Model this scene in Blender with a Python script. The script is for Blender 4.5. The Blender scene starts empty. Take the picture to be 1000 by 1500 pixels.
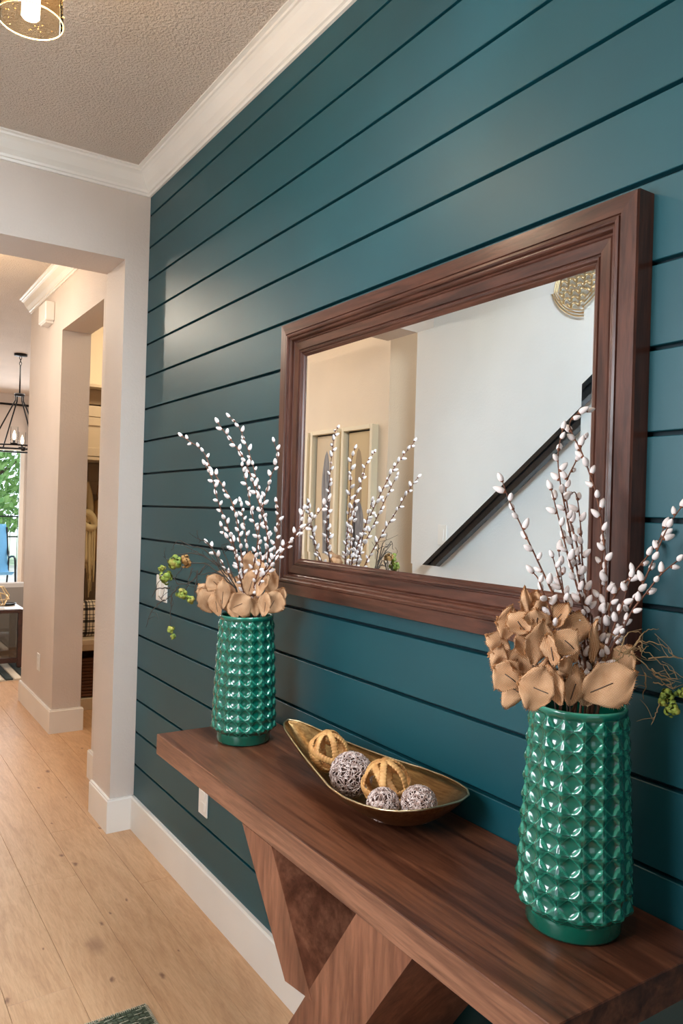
import bpy, math, random
from math import pi, sin, cos, radians
from mathutils import Vector, Matrix
R = random.Random(7)
sc = bpy.context.scene
COL = sc.collection

# ------------------------------------------------------------------ camera
cam = bpy.data.cameras.new('camera')
camo = bpy.data.objects.new('camera', cam); COL.objects.link(camo)
cam.sensor_fit = 'VERTICAL'; cam.sensor_height = 24; cam.lens = 1123.5/1500*24
cam.clip_start = .03
CR = Vector((.83556401,-.54863099,.02892779)); CU = Vector((-.02440475,.01553677,.99958142)); CF = Vector((.54885079,.83592024,.00040723))
m = Matrix((CR, CU, -CF)).transposed().to_4x4(); m.translation = Vector((-1.2011, 0, 1.5169))
camo.matrix_world = m
sc.camera = camo

# ------------------------------------------------------------------ world, exposure
sc.view_settings.view_transform = 'Standard'; sc.view_settings.look = 'None'
sc.view_settings.gamma = 1; sc.view_settings.use_curve_mapping = False
sc.view_settings.exposure = -0.25
w = bpy.data.worlds.new('world'); sc.world = w; w.use_nodes = True
bg = w.node_tree.nodes['Background']
bg.inputs[0].default_value = (.80, .90, 1.0, 1); bg.inputs[1].default_value = 2.6

def area(name, loc, target, sx, sy, power, col, spread=180):
    l = bpy.data.lights.new(name, 'AREA'); l.shape = 'RECTANGLE'; l.size = sx; l.size_y = sy
    l.energy = power; l.color = col; l.spread = radians(spread)
    o = bpy.data.objects.new(name, l); COL.objects.link(o); o.location = loc
    o.rotation_euler = (Vector(target)-Vector(loc)).to_track_quat('-Z', 'Y').to_euler()
    return o
def point(name, loc, power, col, rad=.03):
    l = bpy.data.lights.new(name, 'POINT'); l.energy = power; l.color = col; l.shadow_soft_size = rad
    o = bpy.data.objects.new(name, l); COL.objects.link(o); o.location = loc
    return o
DAY = (.86, .94, 1.0); WARM = (1.0, .74, .50)
area('entry_daylight', (-.95, -1.55, 1.05), (-.9, 3, .9), 1.3, 1.5, 7, (.66,.82,1.0))
area('stair_daylight', (-1.76, 1.0, 1.75), (0, 1.0, 1.1), .7, .8, 33, (.93, .96, 1.0))
area('stair_wall_fill', (-.30, 1.2, 3.03), (-1.75, 2.7, 1.55), .5, .9, 75, (.74, .89, 1.0), 110)  # unseen panel under the ceiling, added to brighten the white left wall
area('far_window_daylight', (.2, 11.6, 1.4), (-.2, 5, .6), 2.4, 2.0, 110, DAY)
area('far_room_light', (.5, 9.0, 3.0), (.5, 9.0, 0), 2.0, 2.0, 90, (1, .90, .78))
area('mudroom_lamp_light', (.9, 5.2, 3.0), (.7, 6.0, 1.2), .4, .4, 22, (1, .80, .52))
area('corridor_fill', (-1.0, 5.6, 3.04), (-1.0, 5.6, 0), .5, .5, 12, (1, .92, .84))  # added overhead fill for the corridor, no fixture belongs to it
point('near_lamp_light', (-.84, .42, 2.68), 11, (1, .80, .58), .035)
area('side_hall_fill', (-2.6, 3.4, 3.0), (-2.6, 3.6, 0), .5, .5, 10, (1, .90, .80))  # unseen area light added to lift the beige side hall wall
"""LIGHTS_END"""

# ------------------------------------------------------------------ helpers
class MB:
    def __init__(s): s.v=[]; s.f=[]; s.sm=[]; s.mi=[]; s.cm=0
    def add(s, vs, fs, smooth=False):
        n=len(s.v); s.v += [tuple(v) for v in vs]
        for f in fs: s.f.append([i+n for i in f]); s.sm.append(smooth); s.mi.append(s.cm)
    def box(s, a, b, bev=0):
        x0,y0,z0=[min(p,q) for p,q in zip(a,b)]; x1,y1,z1=[max(p,q) for p,q in zip(a,b)]
        if not bev:
            s.add([(x0,y0,z0),(x1,y0,z0),(x1,y1,z0),(x0,y1,z0),(x0,y0,z1),(x1,y0,z1),(x1,y1,z1),(x0,y1,z1)],
                  [(0,3,2,1),(4,5,6,7),(0,1,5,4),(1,2,6,5),(2,3,7,6),(3,0,4,7)])
        else:
            e=min(bev,(x1-x0)/2.01,(y1-y0)/2.01,(z1-z0)/2.01)
            V=[];ix={}
            for sx in (0,1):
                for sy in (0,1):
                    for sz in (0,1):
                        X=(x0,x1)[sx];Y=(y0,y1)[sy];Z=(z0,z1)[sz];dx=(e,-e)[sx];dy=(e,-e)[sy];dz=(e,-e)[sz]
                        for k,pnt in enumerate(((X,Y+dy,Z+dz),(X+dx,Y,Z+dz),(X+dx,Y+dy,Z))):
                            ix[(sx,sy,sz,k)]=len(V);V.append(pnt)
            F=[]
            for sd in (0,1):
                F.append([ix[(sd,a,b,0)] for a,b in ((0,0),(1,0),(1,1),(0,1))][::(1 if sd else -1)])
                F.append([ix[(a,sd,b,1)] for a,b in ((0,0),(0,1),(1,1),(1,0))][::(1 if sd else -1)])
                F.append([ix[(a,b,sd,2)] for a,b in ((0,0),(1,0),(1,1),(0,1))][::(1 if sd else -1)])
            for sx in (0,1):
                for sy in (0,1):
                    F.append([ix[(sx,sy,0,0)],ix[(sx,sy,1,0)],ix[(sx,sy,1,1)],ix[(sx,sy,0,1)]])
                    F.append([ix[(sx,0,sy,0)],ix[(sx,1,sy,0)],ix[(sx,1,sy,2)],ix[(sx,0,sy,2)]])
                    F.append([ix[(0,sx,sy,1)],ix[(1,sx,sy,1)],ix[(1,sx,sy,2)],ix[(0,sx,sy,2)]])
                    for sz in (0,1): F.append([ix[(sx,sy,sz,0)],ix[(sx,sy,sz,1)],ix[(sx,sy,sz,2)]])
            s.add(V,F)
    def prism(s, poly, axis, a, b):          # poly in the two other axes, extruded along axis
        def P(u,v,t):
            return {'x':(t,u,v),'y':(u,t,v),'z':(u,v,t)}[axis]
        n=len(poly); V=[P(u,v,a) for u,v in poly]+[P(u,v,b) for u,v in poly]
        s.add(V,[list(range(n))[::-1],list(range(n,2*n))]+[[i,(i+1)%n,(i+1)%n+n,i+n] for i in range(n)])
    def tube(s, pts, r, seg=8, smooth=True, cap=True, closed=False):
        P=[Vector(p) for p in pts]; n=len(P)
        rad=[r]*n if not hasattr(r,'__len__') else r
        V=[];up=None
        for i,p in enumerate(P):
            if closed: t=P[(i+1)%n]-P[i-1]
            else: t=P[min(i+1,n-1)]-P[max(i-1,0)]
            if t.length<1e-9: t=Vector((0,0,1))
            t.normalize()
            if up is None: up=t.orthogonal().normalized()
            up=(up-t*up.dot(t)); up=up.normalized() if up.length>1e-6 else t.orthogonal().normalized()
            b=t.cross(up)
            for k in range(seg):
                a=2*pi*k/seg; V.append(p+(up*cos(a)+b*sin(a))*rad[i])
        F=[]
        for i in range(n if closed else n-1):
            j=(i+1)%n
            for k in range(seg): F.append([i*seg+k,i*seg+(k+1)%seg,j*seg+(k+1)%seg,j*seg+k])
        if cap and not closed: F.append(list(range(seg))[::-1]); F.append([(n-1)*seg+k for k in range(seg)])
        s.add(V,F,smooth)
    def lathe(s, prof, c=(0,0,0), seg=32, smooth=True):
        V=[(c[0]+r*cos(2*pi*k/seg),c[1]+r*sin(2*pi*k/seg),c[2]+z) for r,z in prof for k in range(seg)]
        F=[[i*seg+k,i*seg+(k+1)%seg,(i+1)*seg+(k+1)%seg,(i+1)*seg+k] for i in range(len(prof)-1) for k in range(seg)]
        s.add(V,F,smooth)
    def grid(s, fn, nu, nv, smooth=True, wrap=False):
        V=[fn(i/nu,j/nv) for j in range(nv+1) for i in range(nu if wrap else nu+1)]
        W=nu if wrap else nu+1; F=[]
        for j in range(nv):
            for i in range(nu):
                a=i;b=(i+1)%W if wrap else i+1
                F.append([j*W+a,j*W+b,(j+1)*W+b,(j+1)*W+a])
        s.add(V,F,smooth)
    def mesh(s, name, *mats):
        me=bpy.data.meshes.new(name); me.from_pydata(s.v,[],s.f)
        for mm in mats: me.materials.append(mm)
        me.polygons.foreach_set('use_smooth', s.sm); me.polygons.foreach_set('material_index', s.mi)
        me.update(); return me
    def build(s, name, mats, parent=None, loc=None, fixn=True):
        if not isinstance(mats,(list,tuple)): mats=[mats]
        me=s.mesh(name,*mats)
        if fixn:
            import bmesh
            bm=bmesh.new(); bm.from_mesh(me); bmesh.ops.recalc_face_normals(bm, faces=bm.faces); bm.to_mesh(me); bm.free()
        o=bpy.data.objects.new(name, me); COL.objects.link(o)
        if parent is not None: o.parent=parent
        if loc is not None: o.location=loc
        return o
def link(name, me, parent=None, loc=None, rot=None, scale=None):
    o=bpy.data.objects.new(name, me); COL.objects.link(o)
    if parent is not None: o.parent=parent
    if loc is not None: o.location=loc
    if rot is not None: o.rotation_mode='QUATERNION'; o.rotation_quaternion=rot
    if scale is not None: o.scale=scale
    return o
def tag(o, label=None, cat=None, group=None, kind=None):
    if label: o['label']=label
    if cat: o['category']=cat
    if group: o['group']=group
    if kind: o['kind']=kind
    return o
def struct(o): o['kind']='structure'; return o
def empty(name, loc=(0,0,0), label=None, cat=None, group=None):
    o=bpy.data.objects.new(name,None); COL.objects.link(o); o.location=loc; o.empty_display_size=.05
    return tag(o,label,cat,group)
def V(*a): return Vector(a)

# ------------------------------------------------------------------ materials
def lin(c):
    f=lambda x: x/12.92 if x<=.04045 else ((x+.055)/1.055)**2.4
    return tuple(f(x/255) for x in c)+(1,)
class Mat:
    def __init__(s, name, col=(128,128,128), rough=.5, metal=0, spec=.5, **k):
        s.m=bpy.data.materials.new(name); s.m.use_nodes=True; s.nt=s.m.node_tree; s.n=s.nt.nodes; s.l=s.nt.links
        s.b=s.n['Principled BSDF']
        s.b.inputs['Base Color'].default_value=lin(col); s.b.inputs['Roughness'].default_value=rough
        s.b.inputs['Metallic'].default_value=metal; s.b.inputs['Specular IOR Level'].default_value=spec
        for kk,v in k.items(): s.b.inputs[kk.replace('_',' ')].default_value=v
        s.tc=None
    def node(s,t,**k):
        n=s.n.new(t)
        for a,b in k.items(): setattr(n,a,b)
        return n
    def coord(s, scale=(1,1,1), rot=(0,0,0), out='Object', rnd=0):
        tc=s.node('ShaderNodeTexCoord'); mp=s.node('ShaderNodeMapping')
        mp.inputs['Scale'].default_value=scale; mp.inputs['Rotation'].default_value=rot
        s.l.new(tc.outputs[out],mp.inputs[0])
        if rnd:
            oi=s.node('ShaderNodeObjectInfo'); mu=s.node('ShaderNodeMath',operation='MULTIPLY'); mu.inputs[1].default_value=rnd
            s.l.new(oi.outputs['Random'],mu.inputs[0]); s.l.new(mu.outputs[0],mp.inputs['Location'])
        return mp.outputs[0]
    def noise(s, vec, scale=5, detail=4, rough=.5, dist=0):
        n=s.node('ShaderNodeTexNoise'); n.inputs['Scale'].default_value=scale; n.inputs['Detail'].default_value=detail
        n.inputs['Roughness'].default_value=rough; n.inputs['Distortion'].default_value=dist
        s.l.new(vec,n.inputs['Vector']); return n.outputs['Fac']
    def ramp(s, fac, stops):
        r=s.node('ShaderNodeValToRGB'); e=r.color_ramp.elements
        while len(e)<len(stops): e.new(.5)
        for q,(p,c) in zip(e,stops): q.position=p; q.color=lin(c) if len(c)==3 else c
        s.l.new(fac,r.inputs[0]); return r.outputs[0]
    def bump(s, h, strength=.3, dist=.002):
        b=s.node('ShaderNodeBump'); b.inputs['Strength'].default_value=strength; b.inputs['Distance'].default_value=dist
        s.l.new(h,b.inputs['Height']); s.l.new(b.outputs[0],s.b.inputs['Normal']); return b
    def col(s, sock): s.l.new(sock,s.b.inputs['Base Color'])
    def mix(s, fac, a, b, mode='MIX'):
        n=s.node('ShaderNodeMix',data_type='RGBA',blend_type=mode)
        for sock,val in ((n.inputs[0],fac),(n.inputs[6],a),(n.inputs[7],b)):
            if isinstance(val,(int,float)): sock.default_value=val
            elif isinstance(val,tuple): sock.default_value=val if len(val)==4 else lin(val)
            else: s.l.new(val,sock)
        return n.outputs[2]

def paint(name, c, rough=.5, bumpy=0, scale=60, spec=.4):
    M=Mat(name,c,rough,spec=spec)
    v=M.coord()
    n=M.noise(v,1.3,3)
    a=tuple(max(0,x*.97) for x in c); b=tuple(min(255,x*1.02) for x in c)
    M.col(M.ramp(n,[(.35,a),(.65,b)]))
    if bumpy: M.bump(M.noise(v,scale,3,.55),bumpy,.012 if bumpy>=1 else .004)
    return M.m
M_WALL = paint('wall_paint_greige',(214,202,193),.6,.35,90)
M_WHITEWALL = paint('wall_paint_white',(232,232,230),.6,.35,90)
M_BEIGE = paint('wall_paint_beige',(228,214,194),.6,.3,90)
M_CEIL = paint('ceiling_knockdown',(214,200,188),.75,1,105)
M_TRIM = paint('trim_white',(240,236,230),.35,0)
M_PLATE = paint('plate_white_plastic',(238,234,228),.3,0)
M_GAPSHADE = Mat('shiplap_gap_shade',(3,32,40),.6,spec=.3).m  # darker than the boards: groove shade put into the backing colour
M_TEAL = Mat('shiplap_teal_paint',(10,80,96),.45,spec=.65)
_v=M_TEAL.coord(rnd=9); M_TEAL.col(M_TEAL.ramp(M_TEAL.noise(_v,2,3),[(.3,(0,67,77)),(.7,(3,75,85))]))
M_TEAL.bump(M_TEAL.noise(M_TEAL.coord((3,30,30)),30,3),.06,.002); M_TEAL=M_TEAL.m

def wood(name, cols, scale=(14,1.2,14), rough=.4, rnd=7, bumps=.08, wav=2.2, spec=.5, rot=(0,0,0)):
    M=Mat(name,cols[1],rough,spec=spec); v=M.coord(scale,rot=rot,rnd=rnd)
    n1=M.noise(v,1.0,6,.6,wav); n2=M.noise(v,9,5,.65,.3)
    c=M.ramp(n1,[(.28,cols[0]),(.45,cols[1]),(.58,cols[2]),(.75,cols[1])])
    d=M.ramp(n2,[(.35,(190,185,180)),(.6,(255,255,255))])
    M.col(M.mix(.75,c,d,'MULTIPLY')); M.bump(n2,bumps,.002)
    M.b.inputs['Roughness'].default_value=rough
    return M.m
M_WALNUT = wood('walnut_top',((50,25,16),(88,50,34),(120,74,51)),(16,.9,16),.33,wav=1.4)
M_WALNUTLIT = wood('walnut_lit_front',((88,54,40),(126,84,64),(152,106,82)),(14,.9,14),.4,wav=1.6)  # same walnut, lightened to paint in the light on the front face
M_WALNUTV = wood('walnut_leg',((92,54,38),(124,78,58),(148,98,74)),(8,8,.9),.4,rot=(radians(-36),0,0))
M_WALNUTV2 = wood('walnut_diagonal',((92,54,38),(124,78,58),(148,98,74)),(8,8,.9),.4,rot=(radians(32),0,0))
M_MAHOG = wood('frame_mahogany',((46,25,19),(76,44,34),(94,56,43)),(16,1.5,16),.28)
M_MAHOGV = wood('frame_mahogany_upright',((46,25,19),(76,44,34),(94,56,43)),(16,16,1.5),.28)
M_DARKWOOD = wood('dark_wood',((40,20,16),(62,32,26),(74,40,32)),(14,1.4,14),.35)

# measured positions in metres
BR1=[('far left willow branch of the farther vase, its tip leaning furthest left', [(-0.3643, 2.1385, 1.7262), (-0.3433, 2.1264, 1.711), (-0.31, 2.1072, 1.6843), (-0.2876, 2.0956, 1.6351), (-0.2567, 2.0788, 1.584), (-0.2308, 2.0651, 1.5347), (-0.2143, 2.0581, 1.4687), (-0.1999, 2.0541, 1.3722), (-0.1919, 2.0525, 1.3076)]), ('willow branch of the farther vase below the far left one, ending mid height', [(-0.3816, 1.9214, 1.6352), (-0.3518, 1.9322, 1.5892), (-0.3262, 1.9494, 1.5324), (-0.2935, 1.9631, 1.4743), (-0.2513, 1.9844, 1.3889), (-0.2248, 2.0078, 1.3124)]), ('willow branch of the farther vase whose tip leans left near its highest catkins', [(-0.3532, 1.9087, 1.7484), (-0.3345, 1.9089, 1.7261), (-0.3099, 1.908, 1.7002), (-0.2736, 1.9081, 1.6561), (-0.2462, 1.9139, 1.6051), (-0.2154, 1.9242, 1.536), (-0.1834, 1.9354, 1.4613), (-0.1651, 1.9567, 1.3783), (-0.1712, 1.9914, 1.3026)]), ('tallest willow branch of the farther vase, its top catkin pointing left', [(-0.2122, 2.1415, 1.7965), (-0.1921, 2.125, 1.7741), (-0.1721, 2.1057, 1.7164), (-0.1542, 2.0866, 1.6463), (-0.1367, 2.0648, 1.5437), (-0.121, 2.0446, 1.4459), (-0.1362, 2.0446, 1.3478), (-0.1576, 2.0522, 1.2864)]), ('straight dark willow branch at the centre of the farther vase', [(-0.2827, 1.9008, 1.6365), (-0.2581, 1.9133, 1.5781), (-0.2358, 1.9287, 1.5143), (-0.2036, 1.945, 1.4336), (-0.184, 1.9619, 1.3664), (-0.1863, 1.9959, 1.2927)]), ('willow branch of the farther vase rising right beside the mirror frame, bare lower half', [(-0.1572, 1.9547, 1.7144), (-0.1452, 1.9537, 1.67), (-0.1566, 1.9704, 1.6107), (-0.1651, 1.9846, 1.555), (-0.1707, 1.9993, 1.4811), (-0.1743, 2.0164, 1.3805), (-0.1812, 2.0329, 1.299)]), ('short willow branch of the farther vase close to the left edge of the mirror frame', [(-0.0751, 2.0839, 1.5436), (-0.0719, 2.069, 1.4914), (-0.0831, 2.0626, 1.4351), (-0.0986, 2.0558, 1.3671), (-0.136, 2.0591, 1.2892)]), ('willow branch of the farther vase reaching furthest right, across the mirror frame', [(-0.0882, 1.7575, 1.552), (-0.1056, 1.8044, 1.4987), (-0.1257, 1.8493, 1.4536), (-0.1444, 1.8911, 1.4094), (-0.1614, 1.9335, 1.3584), (-0.1797, 1.9828, 1.2938)]), ('willow branch of the farther vase leaning right just above the lowest right one', [(-0.1025, 1.8627, 1.5225), (-0.1047, 1.8793, 1.4797), (-0.1194, 1.9059, 1.4378), (-0.1383, 1.9339, 1.4031), (-0.1582, 1.9681, 1.3499), (-0.1775, 2.0042, 1.2877)]), ('short willow branch low on the left of the farther vase', [(-0.2896, 2.1052, 1.4159), (-0.2733, 2.0963, 1.3942), (-0.255, 2.0866, 1.3665), (-0.2328, 2.075, 1.3267), (-0.212, 2.0645, 1.2827)]), ('short willow branch rising from the middle of the farther vase between taller ones', [(-0.2137, 2.1749, 1.4631), (-0.2055, 2.1611, 1.4364), (-0.1912, 2.1405, 1.404), (-0.1804, 2.1101, 1.3269), (-0.1746, 2.0905, 1.2749)]), ('willow branch of the farther vase leaning back to the wall behind the tall ones', [(-0.14, 2.1983, 1.541), (-0.1399, 2.1701, 1.4771), (-0.1414, 2.1384, 1.4041), (-0.1527, 2.0995, 1.3024)])]
BR2=[('leftmost willow branch of the nearer vase, in front of the mirror glass', [(-0.2472, 0.9528, 1.5795), (-0.2372, 0.9435, 1.5446), (-0.2216, 0.93, 1.503), (-0.1997, 0.9109, 1.4443), (-0.1824, 0.8959, 1.3974), (-0.1644, 0.8801, 1.3485)]), ('short willow branch at the left of the nearer vase, just above the burlap petals', [(-0.2448, 0.8794, 1.4279), (-0.2343, 0.8768, 1.4166), (-0.2226, 0.8762, 1.3938), (-0.2008, 0.8749, 1.351)]), ('willow branch of the nearer vase second from the left among the tall ones', [(-0.1917, 0.8924, 1.5671), (-0.1864, 0.8889, 1.5441), (-0.1778, 0.8832, 1.5085), (-0.1649, 0.8747, 1.4534), (-0.151, 0.8656, 1.4018), (-0.1411, 0.8591, 1.3501)]), ('tall willow branch of the nearer vase in front of the black handrail reflection', [(-0.1542, 0.9036, 1.6729), (-0.1625, 0.9053, 1.6286), (-0.1611, 0.9004, 1.5825), (-0.1541, 0.8909, 1.5263), (-0.1472, 0.8814, 1.4704), (-0.138, 0.8692, 1.4011), (-0.1323, 0.8603, 1.3436)]), ('tallest willow branch of the nearer vase, topped by a long catkin pointing right', [(-0.1112, 0.8873, 1.7063), (-0.1304, 0.8977, 1.6983), (-0.1392, 0.9017, 1.6812), (-0.1342, 0.8962, 1.6598), (-0.1254, 0.8879, 1.6374), (-0.1127, 0.8748, 1.5914), (-0.1054, 0.8664, 1.5562), (-0.0996, 0.856, 1.4894), (-0.098, 0.8497, 1.4369), (-0.1006, 0.8457, 1.3789), (-0.1098, 0.8465, 1.3268)]), ('willow branch of the nearer vase crossing behind the tallest one', [(-0.0897, 0.9091, 1.6617), (-0.0981, 0.9105, 1.6417), (-0.1064, 0.9119, 1.6217), (-0.1268, 0.916, 1.5772), (-0.1286, 0.9064, 1.523), (-0.1228, 0.8915, 1.4699), (-0.122, 0.8764, 1.3999), (-0.1216, 0.863, 1.3368)]), ('slim willow branch in the middle of the nearer vase with a hooked tip', [(-0.1316, 0.9008, 1.5624), (-0.1246, 0.8947, 1.5591), (-0.1227, 0.8855, 1.5058), (-0.1251, 0.8766, 1.4353), (-0.1237, 0.8652, 1.3659), (-0.1207, 0.8578, 1.3317)]), ('willow branch of the nearer vase ending low in front of the mirror bottom edge', [(-0.2026, 0.8757, 1.4536), (-0.1958, 0.8736, 1.4343), (-0.1874, 0.8712, 1.4092), (-0.1741, 0.8669, 1.3737), (-0.1608, 0.8624, 1.3391)]), ('short upright willow branch of the nearer vase beside the low left ones', [(-0.1392, 0.9178, 1.4613), (-0.1431, 0.903, 1.3979), (-0.1391, 0.8903, 1.3636), (-0.1343, 0.8769, 1.3298)]), ('long willow branch of the nearer vase sweeping up right past the frame', [(-0.0339, 0.7529, 1.5428), (-0.0479, 0.7663, 1.5105), (-0.0599, 0.7795, 1.4655), (-0.0717, 0.7929, 1.4168), (-0.0867, 0.8083, 1.3711), (-0.0981, 0.8221, 1.3147)]), ('lowest long willow branch of the nearer vase, arching right over the blue wall', [(-0.0603, 0.7104, 1.4838), (-0.069, 0.7254, 1.4622), (-0.0854, 0.7499, 1.4343), (-0.0967, 0.771, 1.3994), (-0.1066, 0.7897, 1.3675), (-0.112, 0.8067, 1.3271), (-0.1169, 0.8183, 1.3029)]), ('willow branch of the nearer vase just left of the sweeping one', [(-0.0126, 0.7988, 1.5077), (-0.0194, 0.8014, 1.4864), (-0.0311, 0.8072, 1.4673), (-0.0595, 0.8219, 1.4279), (-0.0836, 0.8343, 1.3959), (-0.0974, 0.8408, 1.3677), (-0.1058, 0.8425, 1.3214)]), ('upright willow branch of the nearer vase before the right upright of the mirror frame', [(-0.0897, 0.8614, 1.4655), (-0.0962, 0.861, 1.4361), (-0.1004, 0.8578, 1.3987), (-0.1042, 0.8551, 1.3663), (-0.1121, 0.8529, 1.3202)]), ('short willow branch of the nearer vase right of the upright one', [(-0.1096, 0.7907, 1.4247), (-0.1114, 0.7977, 1.4005), (-0.1127, 0.8051, 1.3726), (-0.1171, 0.8166, 1.3373), (-0.12, 0.8267, 1.3017)])]
PT2=[(0, (-0.2229, 0.9127, 1.3715), 0.0185, 0.0509, -4, 10, 0.3, 0), (0, (-0.2028, 0.9115, 1.3755), 0.0256, 0.0326, 10, 0, 0.4, 0), (0, (-0.2053, 0.8892, 1.3666), 0.039, 0.039, 55, 20, 0.6, 1), (0, (-0.1899, 0.8671, 1.3549), 0.0342, 0.0478, 25, -25, 0.7, 1), (0, (-0.2336, 0.8779, 1.349), 0.0473, 0.0338, 0, 25, 0.4, 1), (0, (-0.2541, 0.8974, 1.3418), 0.0429, 0.0429, -40, 20, 0.5, 1), (0, (-0.2564, 0.9228, 1.3361), 0.0597, 0.0344, -75, 30, 0.5, 0), (1, (-0.2609, 0.9377, 1.3031), 0.0416, 0.044, -60, 25, 0.5, 0), (1, (-0.2666, 0.9295, 1.2795), 0.0505, 0.0298, -80, -30, 0.8, 0), (1, (-0.2376, 0.9105, 1.2736), 0.0551, 0.0528, -50, 35, 1.1, 0), (1, (-0.2653, 0.9108, 1.2532), 0.0567, 0.0499, -55, 15, 0.3, 1), (1, (-0.2442, 0.9148, 1.2275), 0.0689, 0.039, -70, -10, 0.3, 1), (2, (-0.2499, 0.8587, 1.3148), 0.0508, 0.0728, 12, 25, 0.7, 0), (2, (-0.239, 0.8396, 1.3062), 0.0306, 0.0504, -15, -30, 0.6, 1), (2, (-0.2161, 0.8306, 1.3181), 0.0484, 0.0462, -50, 15, 0.5, 1), (2, (-0.1684, 0.853, 1.3329), 0.0524, 0.0524, 10, 0, 0.3, 0), (2, (-0.1524, 0.8305, 1.3148), 0.0226, 0.0701, 6, 40, 0.6, 0), (2, (-0.2241, 0.8238, 1.2826), 0.061, 0.024, 75, 50, 0.7, 0), (2, (-0.238, 0.8509, 1.2788), 0.0243, 0.0441, 35, 30, 0.4, 0), (3, (-0.27, 0.8421, 1.2464), 0.0692, 0.0562, -70, 15, 0.5, 1), (3, (-0.238, 0.833, 1.2527), 0.0327, 0.0676, -28, -35, 0.7, 0), (3, (-0.1993, 0.8255, 1.2459), 0.0375, 0.0662, 10, 25, 0.4, 1), (4, (-0.1618, 0.7889, 1.253), 0.0744, 0.0941, 60, 10, 0.35, 1), (4, (-0.1041, 0.8108, 1.2747), 0.0592, 0.0752, 30, -20, 0.5, 0), (4, (-0.1143, 0.8415, 1.2815), 0.0347, 0.0648, -20, 20, 0.6, 0), (3, (-0.1716, 0.8193, 1.2378), 0.0378, 0.0512, 20, 15, 0.5, 0), (2, (-0.2438, 0.8906, 1.306), 0.0452, 0.0565, -25, 20, 0.8, 0), (0, (-0.1933, 0.8933, 1.3482), 0.0393, 0.0463, 15, 10, 0.7, 0)]
PT1=[(0, (-0.1676, 2.0684, 1.3546), 0.0531, 0.0695, 5, 5, 0.6, 0), (0, (-0.1928, 2.0012, 1.3043), 0.0634, 0.0753, 15, 20, 0.5, 1), (0, (-0.1691, 1.9737, 1.2983), 0.0355, 0.071, 20, -30, 0.6, 0), (0, (-0.1324, 1.9974, 1.3111), 0.0602, 0.0843, -15, -20, 0.6, 0), (0, (-0.1542, 2.0357, 1.3406), 0.0446, 0.0608, 10, 15, 0.5, 0), (1, (-0.2616, 2.1062, 1.2984), 0.0689, 0.0527, -50, 20, 0.5, 1), (1, (-0.2304, 2.0977, 1.3045), 0.0692, 0.0448, 50, 10, 0.4, 0), (1, (-0.219, 2.0543, 1.282), 0.0482, 0.0683, 5, -20, 0.7, 0), (1, (-0.2887, 2.112, 1.2723), 0.0524, 0.0524, -40, 10, 0.5, 0), (2, (-0.2894, 2.0886, 1.2467), 0.064, 0.076, -25, 15, 0.4, 0), (2, (-0.2754, 2.0614, 1.2413), 0.0437, 0.0755, -20, -25, 0.5, 1), (2, (-0.2658, 2.0372, 1.2713), 0.0473, 0.0868, 0, 15, 0.5, 1), (2, (-0.2332, 1.9859, 1.2463), 0.0819, 0.0663, 60, 15, 0.4, 1), (2, (-0.2367, 2.0181, 1.2289), 0.0395, 0.0592, -10, 0, 0.5, 0), (3, (-0.1699, 1.9563, 1.2471), 0.0392, 0.0705, 8, -20, 0.5, 1), (3, (-0.1432, 1.9567, 1.2519), 0.0671, 0.0671, 30, 15, 0.5, 1), (3, (-0.1158, 1.9746, 1.2607), 0.044, 0.064, 25, -10, 0.6, 0), (3, (-0.1812, 1.9936, 1.2373), 0.0436, 0.0594, 0, 0, 0.5, 0)]
VN1=[[(-0.2551, 1.9749, 1.2968), (-0.2887, 1.9969, 1.3497), (-0.3298, 2.0239, 1.3811), (-0.3789, 2.0562, 1.4084), (-0.392, 2.0648, 1.4157)], [(-0.255, 1.9748, 1.2929), (-0.3001, 2.0044, 1.3532), (-0.3461, 2.0346, 1.3864), (-0.3913, 2.0643, 1.3848), (-0.4135, 2.0789, 1.3686), (-0.4266, 2.0875, 1.3778)], [(-0.2632, 1.9803, 1.3004), (-0.3211, 2.0182, 1.3563), (-0.3696, 2.0501, 1.3585), (-0.3901, 2.0635, 1.3346), (-0.4008, 2.0706, 1.3111)], [(-0.2803, 1.9914, 1.3384), (-0.3226, 2.0192, 1.4162), (-0.3439, 2.0332, 1.429), (-0.3509, 2.0378, 1.4519)], [(-0.2968, 2.0023, 1.3533), (-0.3303, 2.0242, 1.4005), (-0.3628, 2.0456, 1.409), (-0.3922, 2.0649, 1.4234), (-0.4109, 2.0772, 1.3957)], [(-0.3292, 2.0235, 1.356), (-0.3572, 2.042, 1.3126), (-0.3892, 2.063, 1.2999), (-0.4059, 2.0739, 1.3205), (-0.4251, 2.0865, 1.3141)], [(-0.3581, 2.0425, 1.3473), (-0.3669, 2.0483, 1.3122), (-0.3723, 2.0519, 1.2695)], [(-0.345, 2.0339, 1.342), (-0.3503, 2.0374, 1.2935), (-0.351, 2.0379, 1.2548)], [(-0.3891, 2.0629, 1.296), (-0.4078, 2.0752, 1.2683), (-0.4236, 2.0856, 1.2523), (-0.4369, 2.0943, 1.2673)], [(-0.4078, 2.0752, 1.2683), (-0.4054, 2.0736, 1.2336), (-0.4074, 2.075, 1.1852)], [(-0.4237, 2.0856, 1.2562), (-0.4472, 2.1011, 1.2283), (-0.4637, 2.112, 1.1775)], [(-0.28, 1.9912, 1.3249), (-0.3126, 2.0126, 1.3373), (-0.335, 2.0274, 1.3288), (-0.3545, 2.0402, 1.3358)], [(-0.2553, 1.975, 1.3064), (-0.2814, 1.9921, 1.3828), (-0.2902, 1.9979, 1.4115), (-0.2743, 1.9874, 1.4217)], [(-0.4083, 2.0755, 1.2876), (-0.4406, 2.0967, 1.2865), (-0.4529, 2.1048, 1.2609)]]
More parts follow.
